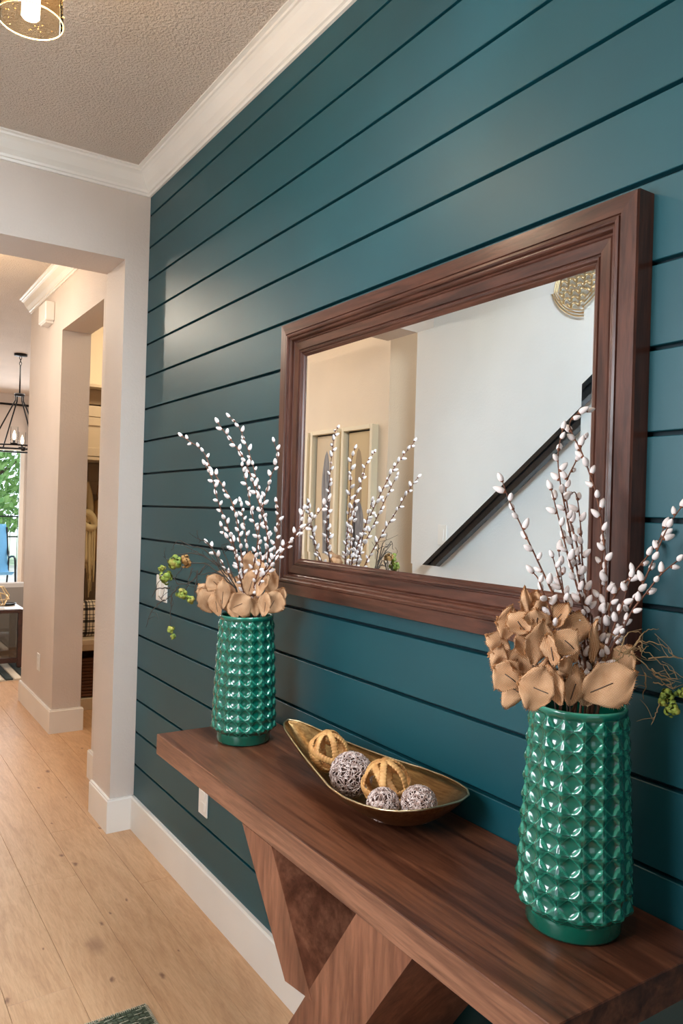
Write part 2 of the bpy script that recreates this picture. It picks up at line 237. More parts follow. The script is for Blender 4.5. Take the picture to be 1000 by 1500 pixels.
VN2=[[(-0.1327, 0.794, 1.2914), (-0.1145, 0.782, 1.3087), (-0.0958, 0.7697, 1.3038), (-0.0674, 0.7511, 1.2825), (-0.0341, 0.7293, 1.2558)], [(-0.1378, 0.7973, 1.3079), (-0.1048, 0.7757, 1.2923), (-0.0809, 0.76, 1.2653), (-0.0525, 0.7413, 1.2441)], [(-0.1236, 0.788, 1.2995), (-0.1008, 0.773, 1.3203), (-0.0728, 0.7546, 1.3157), (-0.0538, 0.7421, 1.2974), (-0.0369, 0.7311, 1.2936)], [(-0.1328, 0.7941, 1.2969), (-0.1216, 0.7866, 1.3307), (-0.1031, 0.7745, 1.3358), (-0.1007, 0.773, 1.3147)], [(-0.11, 0.7791, 1.3144), (-0.0966, 0.7703, 1.3382), (-0.0781, 0.7581, 1.3411)], [(-0.1188, 0.7849, 1.2952), (-0.1145, 0.782, 1.3065), (-0.1024, 0.7741, 1.3069)], [(-0.0909, 0.7665, 1.2928), (-0.0584, 0.7452, 1.2973), (-0.0397, 0.7329, 1.2935)], [(-0.0858, 0.7632, 1.2763), (-0.0669, 0.7508, 1.2636), (-0.0482, 0.7385, 1.2609)], [(-0.095, 0.7692, 1.2704), (-0.0944, 0.7689, 1.2482), (-0.0967, 0.7703, 1.2258)], [(-0.079, 0.7587, 1.2654), (-0.062, 0.7476, 1.2549), (-0.058, 0.7449, 1.2416)], [(-0.1374, 0.7971, 1.2945), (-0.1229, 0.7875, 1.2694), (-0.0855, 0.763, 1.2629)], [(-0.0853, 0.7628, 1.254), (-0.0666, 0.7506, 1.2514), (-0.0527, 0.7415, 1.2552)], [(-0.1054, 0.776, 1.3146), (-0.1004, 0.7728, 1.3036), (-0.0914, 0.7668, 1.3151)], [(-0.0752, 0.7562, 1.221), (-0.0794, 0.759, 1.2042), (-0.0854, 0.763, 1.185)]]
HP1=[((-0.402, 2.0713, 1.3613), 0.0251), ((-0.3747, 2.0534, 1.3661), 0.0212), ((-0.4203, 2.0834, 1.3181), 0.0212), ((-0.4307, 2.0902, 1.3448), 0.0116), ((-0.3821, 2.0583, 1.2731), 0.0193), ((-0.3607, 2.0443, 1.2583), 0.0155), ((-0.4055, 2.0737, 1.1718), 0.0135), ((-0.4001, 2.0702, 1.1526), 0.0097)]
HP2=[((-0.0634, 0.7485, 1.2348), 0.0134), ((-0.0563, 0.7439, 1.2128), 0.0145), ((-0.0706, 0.7532, 1.2234), 0.0089), ((-0.043, 0.7351, 1.2388), 0.0122)]
KN=[((-0.4215, 2.6513, -0.0), 16), ((-0.2848, 2.3718, 0.0), 7), ((-0.3659, 2.7811, 0.0), 5), ((-0.2345, 2.9031, 0.0), 4), ((-0.3155, 2.8339, 0.0), 4), ((-0.1882, 2.4764, 0.0), 3), ((-0.3273, 3.2985, 0.0), 8), ((-0.3564, 3.4112, 0.0), 6), ((-0.4304, 2.4325, 0.0), 5), ((-0.7333, 2.4925, 0.0), 6), ((-0.1754, 4.0794, 0.0), 4), ((-0.3139, 3.7782, 0.0), 4), ((-0.2699, 4.2877, -0.0), 5), ((-0.1689, 4.5264, -0.0), 9), ((0.108, 4.8619, 0.0), 5), ((-0.135, 3.6148, 0.0), 5), ((-0.5796, 2.72, 0.0), 3)]

def worigin(o):
    q=Vector(o.location)
    if o.parent is not None: q=q+o.matrix_parent_inverse.translation+worigin(o.parent)
    return q
def under(o, parent):                      # parent o, whose data is in room coordinates
    o.parent=parent; o.matrix_parent_inverse=Matrix.Translation(-worigin(parent)); return o
def part(mb, name, mats, parent, loc=None):
    o=mb.build(name,mats,None,loc); return under(o,parent)
def box(name, a, b, mat, parent=None, bev=0):
    q=MB(); q.box(a,b,bev); o=q.build(name,mat)
    return under(o,parent) if parent is not None else o

# ------------------------------------------------------------------ more materials
KNOTS = [(x,y,s) for (x,y,_),s in KN]
def oak():
    M=Mat('oak_floor',(214,176,136),.42,spec=.4)
    v=M.coord((11,1.3,11),rnd=5)
    n1=M.noise(M.coord((5,.8,5),rnd=5),1.6,7,.62,3.4); n2=M.noise(M.coord((26,2.2,26),rnd=5),5,5,.7,.8)
    c=M.ramp(n1,[(.25,(192,150,114)),(.45,(206,164,126)),(.6,(212,172,134)),(.78,(202,160,122))])
    d=M.ramp(n2,[(.3,(214,205,196)),(.6,(255,255,255))])
    c=M.mix(.6,c,d,'MULTIPLY')
    g=M.node('ShaderNodeNewGeometry'); nz=M.node('ShaderNodeTexNoise'); nz.inputs['Scale'].default_value=35; M.l.new(g.outputs['Position'],nz.inputs['Vector'])
    wv=M.node('ShaderNodeVectorMath',operation='MULTIPLY_ADD'); M.l.new(nz.outputs['Color'],wv.inputs[0]); wv.inputs[1].default_value=(.02,.03,0); M.l.new(g.outputs['Position'],wv.inputs[2])
    acc=None
    for x,y,s in KNOTS:
        sb=M.node('ShaderNodeVectorMath',operation='SUBTRACT'); M.l.new(wv.outputs[0],sb.inputs[0]); sb.inputs[1].default_value=(x+.01,y+.015,0)
        ml=M.node('ShaderNodeVectorMath',operation='MULTIPLY'); M.l.new(sb.outputs[0],ml.inputs[0]); k=1/(s*.0019); ml.inputs[1].default_value=(k*1.3,k*.62,0)
        ln=M.node('ShaderNodeVectorMath',operation='LENGTH'); M.l.new(ml.outputs[0],ln.inputs[0])
        mr=M.node('ShaderNodeMapRange'); mr.interpolation_type='SMOOTHSTEP'; M.l.new(ln.outputs['Value'],mr.inputs[0])
        mr.inputs[1].default_value=1.3 if s<12 else 1.8; mr.inputs[2].default_value=.2; mr.inputs[3].default_value=0; mr.inputs[4].default_value=.95 if s<12 else .55
        if acc is None: acc=mr.outputs[0]
        else:
            mx=M.node('ShaderNodeMath',operation='MAXIMUM'); M.l.new(acc,mx.inputs[0]); M.l.new(mr.outputs[0],mx.inputs[1]); acc=mx.outputs[0]
    c=M.mix(acc,c,(128,88,66))
    M.col(c); M.bump(n2,.08,.001); return M.m
M_OAK=oak()
def burlap():
    M=Mat('burlap',(206,158,112),.95,spec=.1); v=M.coord(out='UV')
    def wave(d):
        wn=M.node('ShaderNodeTexWave',wave_type='BANDS',bands_direction=d); wn.inputs['Scale'].default_value=2.6; wn.inputs['Distortion'].default_value=1.2; wn.inputs['Detail'].default_value=1
        M.l.new(v,wn.inputs['Vector']); return wn.outputs['Fac']
    a=wave('X'); b=wave('Y'); mx=M.node('ShaderNodeMath',operation='MULTIPLY'); M.l.new(a,mx.inputs[0]); M.l.new(b,mx.inputs[1])
    n=M.noise(M.coord(rnd=4),60,3)
    M.col(M.mix(M.ramp(n,[(.3,(0,0,0)),(.7,(255,255,255))]),M.ramp(mx.outputs[0],[(0,(160,110,70)),(.5,(230,190,152))]),M.ramp(mx.outputs[0],[(0,(176,128,88)),(.5,(242,206,170))])))
    M.bump(mx.outputs[0],.7,.0008)
    return M.m
M_BURLAP=burlap()
M_VEIN=Mat('vein_wire',(48,30,22),.7).m
M_STEM=Mat('willow_stem',(96,54,34),.6); M_STEM.col(M_STEM.ramp(M_STEM.noise(M_STEM.coord(rnd=3),60,3),[(.3,(70,38,26)),(.7,(122,72,44))])); M_STEM=M_STEM.m
M_CATKIN=Mat('catkin_fuzz',(230,220,217),.95,spec=.15); M_CATKIN.bump(M_CATKIN.noise(M_CATKIN.coord(),900,2),.25,.001); M_CATKIN=M_CATKIN.m
M_BUD=Mat('bud_scale',(120,70,44),.7).m
M_VINE=Mat('vine_twig',(52,42,32),.8).m
M_VINE2=Mat('vine_twig_pale',(140,112,76),.8).m
M_HOP=Mat('hop_bract_green',(130,142,52),.7); M_HOP.col(M_HOP.ramp(M_HOP.noise(M_HOP.coord(rnd=3),45,3),[(.3,(84,108,36)),(.5,(128,140,50)),(.72,(150,132,62))])); M_HOP=M_HOP.m
M_HOPB=Mat('hop_bract_brown',(150,110,60),.8).m
def glaze():
    M=Mat('green_ceramic_glaze',(8,110,88),.09,spec=.6,Coat_Weight=.6,Coat_Roughness=.03)
    at=M.node('ShaderNodeAttribute',attribute_name='relief')
    nz=M.noise(M.coord(rnd=2),14,3)
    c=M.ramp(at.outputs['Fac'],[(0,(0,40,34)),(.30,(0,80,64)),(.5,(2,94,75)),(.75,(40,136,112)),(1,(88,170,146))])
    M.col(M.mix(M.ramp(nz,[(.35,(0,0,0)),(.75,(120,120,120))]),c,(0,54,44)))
    return M.m
M_GLAZE=glaze()
M_GOLD=Mat('aged_gold_metal',(150,118,74),.34,1.0); M_GOLD.col(M_GOLD.ramp(M_GOLD.noise(M_GOLD.coord((60,5,60)),3,4,.6,.6),[(.3,(112,82,48)),(.7,(162,130,86))])); M_GOLD.bump(M_GOLD.noise(M_GOLD.coord((150,12,150)),3,3,.5,1),.15,.001); M_GOLD=M_GOLD.m
M_BRIGHTGOLD=Mat('pale_gold_metal',(222,200,160),.3,1.0).m
M_RATTAN=Mat('rattan_wrap',(206,152,88),.6); M_RATTAN.col(M_RATTAN.ramp(M_RATTAN.noise(M_RATTAN.coord(rnd=3),40,3),[(.3,(176,118,62)),(.7,(226,176,112))])); M_RATTAN=M_RATTAN.m
M_TWINE=Mat('silver_twine',(204,184,176),.38,.35); M_TWINE.col(M_TWINE.ramp(M_TWINE.noise(M_TWINE.coord(),120,2),[(.35,(158,128,116)),(.6,(232,214,208))])); M_TWINE=M_TWINE.m
M_TWINECORE=Mat('twine_core',(84,60,52),.8).m
M_MIRROR=Mat('mirror_silver',(240,242,242),.0,1.0).m
M_BLACK=Mat('black_metal',(22,20,22),.4,.6).m
M_RAIL=Mat('black_lacquer_handrail',(20,22,24),.22,spec=.6).m
M_GREYSOFA=paint('sofa_fabric_grey',(158,152,148),.9)
M_LOCKER=paint('locker_paint_cream',(214,198,176),.45)
M_LOCKERIN=paint('locker_back_taupe',(172,150,126),.55)
M_CREAM=Mat('cream_yarn',(226,208,166),.95); M_CREAM.bump(M_CREAM.noise(M_CREAM.coord((60,60,8)),6,3),.5,.004); M_CREAM=M_CREAM.m
M_BASKET=Mat('brown_wicker',(92,54,32),.7).m
M_FRAMECREAM=Mat('champagne_frame',(232,222,196),.35,.0).m
M_ARTBG=paint('art_paper_beige',(206,186,150),.8)
M_ARTBG2=paint('art_paper_pale',(214,200,176),.8)
M_ARTGREY=Mat('art_ink_grey',(120,122,128),.8); M_ARTGREY.col(M_ARTGREY.ramp(M_ARTGREY.noise(M_ARTGREY.coord((30,30,3)),3,4),[(.3,(92,94,104)),(.55,(140,142,150)),(.8,(176,172,166))])); M_ARTGREY=M_ARTGREY.m
M_ARTTAUPE=paint('art_ink_taupe',(160,142,116),.8)
M_ARTDARK=Mat('art_ink_charcoal',(62,60,66),.8).m
M_BLUE=Mat('sling_blue',(104,160,196),.7).m
M_LEAF=Mat('tree_leaves',(96,150,66),.7); M_LEAF.col(M_LEAF.ramp(M_LEAF.noise(M_LEAF.coord(),2.5,3),[(.3,(70,120,54)),(.7,(150,186,110))])); M_LEAF=M_LEAF.m
M_BARK=Mat('tree_bark',(92,76,62),.9).m
M_PATIO=paint('patio_concrete',(210,206,200),.8)
M_GRASS=paint('lawn_green',(196,212,186),.9)
def glass(name, tint=(1,1,1,1), fac=.12, rough=.02):
    m=bpy.data.materials.new(name); m.use_nodes=True; nt=m.node_tree; nt.nodes.clear()
    o=nt.nodes.new('ShaderNodeOutputMaterial'); mx=nt.nodes.new('ShaderNodeMixShader'); t=nt.nodes.new('ShaderNodeBsdfTransparent'); g=nt.nodes.new('ShaderNodeBsdfGlossy')
    t.inputs[0].default_value=tint; g.inputs['Roughness'].default_value=rough; lw=nt.nodes.new('ShaderNodeLayerWeight'); lw.inputs[0].default_value=fac
    nt.links.new(lw.outputs['Fresnel'],mx.inputs[0]); nt.links.new(t.outputs[0],mx.inputs[1]); nt.links.new(g.outputs[0],mx.inputs[2]); nt.links.new(mx.outputs[0],o.inputs[0]); return m
M_GLASS=glass('clear_glass',(.97,.98,.98,1),.15)
M_AMBER=glass('amber_seeded_glass',(1,.84,.60,1),.12)
def emis(name,c,s):
    m=bpy.data.materials.new(name); m.use_nodes=True; b=m.node_tree.nodes['Principled BSDF']; b.inputs['Base Color'].default_value=(1,1,1,1)
    b.inputs['Emission Color'].default_value=c; b.inputs['Emission Strength'].default_value=s; return m
M_BULB=emis('warm_bulb',(1,.80,.52,1),12)
M_BULB2=emis('warm_candle_bulb',(1,.82,.56,1),10)
M_RECESSBLACK=Mat('frame_inner_black',(22,18,16),.8).m

# ------------------------------------------------------------------ structure
CZ=3.075
fl=struct(box('floor',(-4.2,-1.6,-.08),(2.2,12.0,-.0085),M_OAK))
fl2=struct(box('floor_far_room',(-4.2,9.3,-.0085),(2.2,12.0,0),M_OAK,fl)); del fl2['kind']; fl2.name='floor_field'
edges=[-.148-.197*k for k in range(-6,10)]
off=[.0,.67,1.34,.45,1.05,.2,.9,1.5]
for k in range(len(edges)-1):
    x1,x0=edges[k],edges[k+1]
    kk=k-6
    y=-1.6+(2.70-off[0] if kk==-1 else 3.37 if kk==0 else 2.95+.37*((kk*5)%7))%1.9-1.9
    js=[]
    while y<9.3: js.append(y); y+=1.9
    js.append(9.3)
    for a,b in zip(js,js[1:]):
        a=max(a,-1.6)
        if b-a<.05: continue
        xa,xb=x0,x1
        if b<=3.5 and xa>=.02: continue
        q=MB(); q.box((xa+.0004,a+.0004,-.0085),(xb-.0004,b-.0004,0),.0009); part(q,'floor_board',M_OAK,fl)
ce=struct(box('ceiling',(-4.2,-1.6,CZ),(2.2,12.0,CZ+.1),M_CEIL))
# shiplap wall
wr=struct(box('wall_right',(.018,-1.6,0),(.16,3.55,CZ),M_GAPSHADE))
box('end_strip',(.0008,3.5475,.12),(.0179,3.5499,3.02),M_GAPSHADE,wr)
P=.1524; Z1=2.8905
zs=[Z1-i*P for i in range(18)]
bnd=[3.02]+zs+[.12]
for i in range(len(bnd)-1):
    t,b=bnd[i],bnd[i+1]
    q=MB(); q.box((-.0,-1.6,b+.0046),(.0179,3.5495,t-.0046),.0012); part(q,'shiplap_board',M_TEAL,wr)
struct(box('wall_far',(-.112,3.55,0),(2.0,3.84,CZ),M_WALL))
struct(box('wall_far_header',(-1.75,3.55,2.664),(-.1125,3.84,CZ),M_WALL)).name='wall_far_lintel'
# corridor wall and its openings
struct(box('wall_corridor_near',(.012,3.84,0),(.20,4.32,CZ),M_WALL))
struct(box('wall_corridor_lintel',(.012,4.32,2.67),(.20,5.27,CZ),M_WALL))
struct(box('wall_corridor_far',(.012,5.27,0),(.20,6.28,CZ),M_WALL))
struct(box('wall_mudroom_back',(.20,6.2,0),(2.0,6.28,CZ),M_BEIGE))
struct(box('wall_mudroom_side',(1.9,3.84,0),(2.0,6.2,CZ),M_BEIGE))
# opposite side (seen in the mirror)
wl=struct(box('wall_left',(-1.90,1.5,0),(-1.75,3.66,CZ),M_WHITEWALL))
struct(box('wall_left_sill',(-1.90,.5,0),(-1.75,1.5,1.2),M_WHITEWALL))
struct(box('wall_left_top',(-1.90,.5,2.5),(-1.75,1.5,CZ),M_WHITEWALL))
struct(box('wall_left_near',(-1.90,-1.6,0),(-1.75,.5,CZ),M_WHITEWALL))
struct(box('wall_side_hall',(-3.4,4.2,0),(-1.95,4.3,CZ),M_BEIGE))
struct(box('wall_side_hall_end',(-3.4,2.5,0),(-3.3,4.2,CZ),M_BEIGE))
struct(box('wall_side_hall_near',(-3.3,2.5,0),(-1.9,2.6,CZ),M_BEIGE))
wa=struct(box('wall_gallery',(-2.10,4.3,0),(-1.95,6.5,CZ),M_BEIGE))
struct(box('wall_back',(-1.75,-1.7,0),(0.012,-1.6,CZ),M_WALL))
# far room
struct(box('wall_far_room_left',(-4.3,6.4,0),(-4.2,12.0,CZ),M_WALL))
struct(box('wall_far_room_right',(1.75,6.28,0),(1.9,12.0,CZ),M_WALL))
WX0,WX1,WZ0,WZ1,WY=-1.4,1.045,.10,2.32,11.8
struct(box('wall_window_right',(WX1,WY,0),(1.9,WY+.15,CZ),M_WALL))
struct(box('wall_window_left',(-4.3,WY,0),(WX0,WY+.15,CZ),M_WALL))
struct(box('wall_window_top',(WX0,WY,WZ1),(WX1,WY+.15,CZ),M_WALL))
struct(box('wall_window_sill',(WX0,WY,0),(WX1,WY+.15,WZ0),M_WALL))
q=MB()
q.box((WX0,WY+.02,WZ0),(WX1,WY+.09,WZ0+.05)); q.box((WX0,WY+.02,WZ1-.05),(WX1,WY+.09,WZ1)); q.box((WX0,WY+.02,WZ0),(WX0+.05,WY+.09,WZ1)); q.box((WX1-.05,WY+.02,WZ0),(WX1,WY+.09,WZ1)); q.box((-.2,WY+.02,WZ0),(-.14,WY+.09,WZ1))
wn=struct(q.build('window_1',M_TRIM))
box('window_pane',(WX0+.05,WY+.05,WZ0+.05),(-.2,WY+.056,WZ1-.05),M_GLASS,wn)
box('window_pane',(-.14,WY+.05,WZ0+.05),(WX1-.05,WY+.056,WZ1-.05),M_GLASS,wn)

# crown moulding: (distance from wall, z below ceiling)
CROWN=[(0,.098),(.010,.098),(.012,.088),(.020,.086),(.022,.076),(.028,.070),(.040,.058),(.052,.040),(.060,.026),(.070,.018),(.076,.016),(.078,.008),(.092,.006),(.092,0),(0,0)]
def sweep(name, fn0, fn1, mat, prof=CROWN):
    q=MB(); n=len(prof)
    A=[fn0(d,z) for d,z in prof]; B=[fn1(d,z) for d,z in prof]
    q.add(A+B,[[i,(i+1)%n,(i+1)%n+n,i+n] for i in range(n)]+[list(range(n))[::-1],list(range(n,2*n))])
    return struct(q.build(name,mat))
sweep('trim_1',lambda d,z:(-d,-1.6,CZ-z),lambda d,z:(-d,3.55-d,CZ-z),M_TRIM)
sweep('trim_2',lambda d,z:(-d,3.55-d,CZ-z),lambda d,z:(-1.75+d,3.55-d,CZ-z),M_TRIM)
sweep('trim_3',lambda d,z:(-1.75+d,3.55-d,CZ-z),lambda d,z:(-1.75+d,-1.6,CZ-z),M_TRIM)
sweep('trim_4',lambda d,z:(.012-d,3.84,CZ-z),lambda d,z:(.012-d,6.28,CZ-z),M_TRIM)
# baseboards
BB=[(0,0),(.016,0),(.016,.146),(.012,.150),(.012,.155),(0,.155)]
BH=.155
def bb(name,f0,f1): return sweep(name,f0,f1,M_TRIM,BB)
bb('baseboard_right',lambda d,z:(-d,-1.6,z),lambda d,z:(-d,3.55-d,z))
bb('baseboard_far',lambda d,z:(0,3.55-d,z),lambda d,z:(-.112-d,3.55-d,z))
bb('baseboard_jamb',lambda d,z:(-.112-d,3.55-d,z),lambda d,z:(-.112-d,3.84,z))
bb('baseboard_corridor_near',lambda d,z:(.012-d,3.84,z),lambda d,z:(.012-d,4.32+d,z))
bb('baseboard_corridor_far',lambda d,z:(.012-d,5.27-d,z),lambda d,z:(.012-d,6.28,z))
bb('baseboard_corridor_end',lambda d,z:(.012-d,5.27-d,z),lambda d,z:(.20+d,5.27-d,z))
bb('baseboard_left',lambda d,z:(-1.75+d,-1.6,z),lambda d,z:(-1.75+d,3.66,z))
bb('baseboard_gallery',lambda d,z:(-1.95+d,4.2,z),lambda d,z:(-1.95+d,6.5,z))

# ------------------------------------------------------------------ console table
TT=.835
ct=empty('console_table',(-.19,1.457,0),'walnut console table with a thick top on slanted crossing legs against the blue wall','table')
q=MB(); q.box((-.383,.693,TT-.060),(-.004,2.222,TT),.0016); tp=part(q,'tabletop',[M_WALNUT,M_WALNUTLIT],ct)
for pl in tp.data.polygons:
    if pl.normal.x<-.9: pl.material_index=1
lx0,lx1=-.381,-.05
zt=TT-.0605
def lerp(a,b,t): return a+(b-a)*t
dl=(1.161,.995); dfl=(1.70,1.534)        # diagonal: top y pair, floor y pair
def diagY(z,k): return lerp(dl[k],dfl[k],(zt-z)/zt)
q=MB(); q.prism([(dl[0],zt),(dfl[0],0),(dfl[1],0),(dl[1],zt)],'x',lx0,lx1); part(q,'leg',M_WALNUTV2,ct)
# left leg: stops on the diagonal, continues below it
s0=( (1.637,zt),(1.49,zt) )
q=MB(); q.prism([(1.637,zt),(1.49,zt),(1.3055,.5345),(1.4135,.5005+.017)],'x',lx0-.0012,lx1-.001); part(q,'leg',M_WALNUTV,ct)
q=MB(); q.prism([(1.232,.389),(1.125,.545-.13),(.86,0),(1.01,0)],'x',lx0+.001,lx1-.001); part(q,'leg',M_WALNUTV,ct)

# ------------------------------------------------------------------ mirror
my0,my1,mz0,mz1=.845,2.137,1.262,2.100
mr=empty('wall_mirror',(0,(my0+my1)/2,mz0),'large mirror in a wide dark mahogany frame hanging on the blue shiplap wall','mirror')
PR=[(0,0),(0,.040),(.002,.045),(.034,.046),(.0355,.043),(.037,.043),(.038,.047),(.043,.048),(.0465,.046),(.048,.041),(.052,.0415),(.055,.040),(.057,.036),(.058,.029),(.061,.027),(.064,.029),(.066,.031),(.088,.029),(.0895,.025),(.092,.025),(.094,.028),(.098,.027),(.101,.023),(.103,.023),(.106,.021),(.110,.017),(.110,.0)]
def fr(name,P0,P1,mat):
    q=MB(); n=len(PR); A=[P0(s,h) for s,h in PR]; B=[P1(s,h) for s,h in PR]
    q.add(A+B,[[i,(i+1)%n,(i+1)%n+n,i+n] for i in range(n)]+[list(range(n))[::-1],list(range(n,2*n))]); return part(q,name,mat,mr)
c00=lambda s,h:(-h,my0+s,mz0+s); c10=lambda s,h:(-h,my1-s,mz0+s); c01=lambda s,h:(-h,my0+s,mz1-s); c11=lambda s,h:(-h,my1-s,mz1-s)
fr('frame_rail',c00,c10,M_MAHOG); fr('frame_rail',c01,c11,M_MAHOG); fr('frame_stile',c00,c01,M_MAHOGV); fr('frame_stile',c10,c11,M_MAHOGV)
q=MB(); s=.108; b=.026; xg=-.0165; xe=-.0159
o4=[(xe,my0+s,mz0+s),(xe,my1-s,mz0+s),(xe,my1-s,mz1-s),(xe,my0+s,mz1-s)]; i4=[(xg,my0+s+b,mz0+s+b),(xg,my1-s-b,mz0+s+b),(xg,my1-s-b,mz1-s-b),(xg,my0+s+b,mz1-s-b)]
bk=[(-.004,)+p[1:] for p in o4]
q.add(o4+i4+bk,[(4,5,6,7),(0,1,5,4),(1,2,6,5),(2,3,7,6),(3,0,4,7),(8,9,1,0),(9,10,2,1),(10,11,3,2),(11,8,0,3),(11,10,9,8)])
part(q,'mirror_glass',M_MIRROR,mr)

# ------------------------------------------------------------------ vases
VASE=[]
def make_vase(name,x,y,label,rot=0):
    root=empty(name,(x,y,TT),label,'vase',None)
    NC,NR=16,10; Hs=.372; zb=.030; cellh=(Hs-zb-.014)/NR
    SU,SV=20,18
    def Rb(z): # body radius
        t=(z-zb)/(Hs-zb); return .0935-.0125*t-.003*t*t if t>.04 else .0935
    def relief(u,v):
        U=abs((u%1)*2-1); W=abs((v%1)*2-1); d=(U**1.14+W**1.14)**(1/1.14)
        if d<1:
            rr=math.sqrt(U*U+W*W); bowl=-.0056*(1-min(1,rr/.96)**2)
            edge=max(0,1-(1-d)/.13); return bowl*(1-edge)+.0013*edge
        k=(U+W-1); g=.0010 if (U>.93 or W>.93) else 0
        return .0009+max(0,k)*.0052-g*1.2
    nu,nv=NC*SU,NR*SV
    vs=[];rel=[];fs=[]
    def ring(z,rf):
        for i in range(nu):
            a=2*pi*i/nu+rot; r,h=rf(i); vs.append((r*cos(a),r*sin(a),z)); rel.append(h)
    plain=[(0,.0,.3),(.070,.0,.3),(.0765,.002,.4),(.0785,.006,.45),(.0785,.024,.45),(.0795,.029,.5)]
    for r,z,h in plain: ring(z,lambda i:(max(r,.0001),h))
    for j in range(nv+1):
        z=zb+cellh*NR*j/nv
        # bottom half row tapers in under the body
        def rf(i):
            u,v=i/SU,j/SV+.5; h=relief(u,v); t=j/nv; sh=min(1,(z-zb)/.018); base=lerp(.080,Rb(z),math.sin(sh*pi/2))
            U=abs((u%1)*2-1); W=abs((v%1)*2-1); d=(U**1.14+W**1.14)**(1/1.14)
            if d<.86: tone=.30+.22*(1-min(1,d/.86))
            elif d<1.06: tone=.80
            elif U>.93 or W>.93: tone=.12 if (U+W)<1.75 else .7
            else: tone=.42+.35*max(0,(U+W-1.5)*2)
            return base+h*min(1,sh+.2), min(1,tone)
        ring(z,rf)
    for dr,z,h in [(.0006,Hs-.012,.4),(.0012,Hs-.004,.6),(.0008,Hs-.001,.9),(-.001,Hs,.9),(-.004,Hs-.001,.9),(-.0055,Hs-.006,.5),(-.006,Hs-.30,.2)]:
        ring(z,lambda i:(Rb(min(z,Hs) if z>.1 else Hs)+dr if z>.2 else .066,h))
    nr=len(vs)//nu
    for j in range(nr-1):
        for i in range(nu): fs.append((j*nu+i,j*nu+(i+1)%nu,(j+1)*nu+(i+1)%nu,(j+1)*nu+i))
    fs.append(tuple((nr-1)*nu+i for i in range(nu)))
    VASE.append(1)
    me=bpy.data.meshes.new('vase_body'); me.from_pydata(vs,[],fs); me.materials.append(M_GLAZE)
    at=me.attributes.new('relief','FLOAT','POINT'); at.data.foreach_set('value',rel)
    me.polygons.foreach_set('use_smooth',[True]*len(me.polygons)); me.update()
    o=bpy.data.objects.new('vase_body',me); COL.objects.link(o); o.parent=root
    return root
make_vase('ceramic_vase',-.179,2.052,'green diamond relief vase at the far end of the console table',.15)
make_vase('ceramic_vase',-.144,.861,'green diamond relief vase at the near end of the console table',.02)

# ------------------------------------------------------------------ willow branches
def catkin_mesh(k):
    q=MB(); L=.0175+.002*k; r=.0050+.0003*k
    prof=[]
    for i in range(9):
        t=i/8; prof.append((max(.00005,r*math.sin(pi*min(1,t**.85))**.58*(1.08-.22*t)) if 0<i<8 else .00005, t*L))
    q.cm=0; q.lathe(prof,(0,0,0),10)
    q.cm=1; q.lathe([(.0008,-.0012),(.0030,.0006),(.0036,.0032),(.0026,.0040)],(0,0,0),8)
    return q.mesh('catkin',M_CATKIN,M_BUD)
CK=[catkin_mesh(k) for k in range(3)]
def smooth_path(P,n=6):
    P=[Vector(p) for p in P]; out=[]
    Q=[P[0]*2-P[1]]+P+[P[-1]*2-P[-2]]
    for i in range(1,len(Q)-2):
        for k in range(n):
            t=k/n; a,b,c,d=Q[i-1],Q[i],Q[i+1],Q[i+2]
            out.append(.5*((2*b)+(c-a)*t+(2*a-5*b+4*c-d)*t*t+(3*b-3*c+d-a)*t**3))
    out.append(P[-1]); return out
def branch(label,pts,vx,vy,seed,group):
    rr=random.Random(seed)
    tip=Vector(pts[0]); end=Vector((vx+rr.uniform(-.035,.035),vy+rr.uniform(-.035,.035),TT+.012))
    mid=Vector((vx+rr.uniform(-.03,.03),vy+rr.uniform(-.03,.03),TT+.33))
    path=smooth_path([Vector(p) for p in pts]+[mid,end])
    path=path[::-1]                       # from the vase floor up to the tip
    root=empty('willow_branch',tuple(end),label,'willow branch',group)
    n=len(path); q=MB(); q.tube(path,[lerp(.0026,.0009,i/(n-1)) for i in range(n)],6)
    part(q,'stem',M_STEM,root)
    L=[0]
    for a,b in zip(path,path[1:]): L.append(L[-1]+(b-a).length)
    tot=L[-1]; s=.37+rr.uniform(0,.02); k=0; side=rr.uniform(0,6)
    first=True; d=tot-.002
    while d>.40:
        i=max(j for j in range(n) if L[j]<=d+1e-9); j=min(i+1,n-1)
        t=(d-L[i])/max(1e-6,L[j]-L[i]) if j>i else 0
        pos=path[i].lerp(path[j],t); tg=(path[min(i+1,n-1)]-path[max(i-1,0)]).normalized()
        if first: dr=(tg+Vector((rr.uniform(-.3,.3),rr.uniform(-.3,.3),.1))).normalized(); first=False
        else:
            o=tg.orthogonal().normalized(); o.rotate(Matrix.Rotation(side,3,tg)); side+=2.3+rr.uniform(-.5,.5)
            dr=(tg*rr.uniform(.55,1.0)+o*.7).normalized(); pos=pos+o*.0012
        c=bpy.data.objects.new('catkin',CK[rr.randrange(3)]); COL.objects.link(c); under(c,root)
        c.location=pos; c.rotation_mode='QUATERNION'; c.rotation_quaternion=dr.to_track_quat('Z','Y'); f=rr.uniform(.82,1.12); c.scale=(f,f,f)
        d-=rr.uniform(.014,.024)
    return root
for i,(lab,pts) in enumerate(BR1): branch(lab,pts,-.179,2.052,100+i,'willow branches in the farther vase')
for i,(lab,pts) in enumerate(BR2): branch(lab,pts,-.144,.861,200+i,'willow branches in the nearer vase')

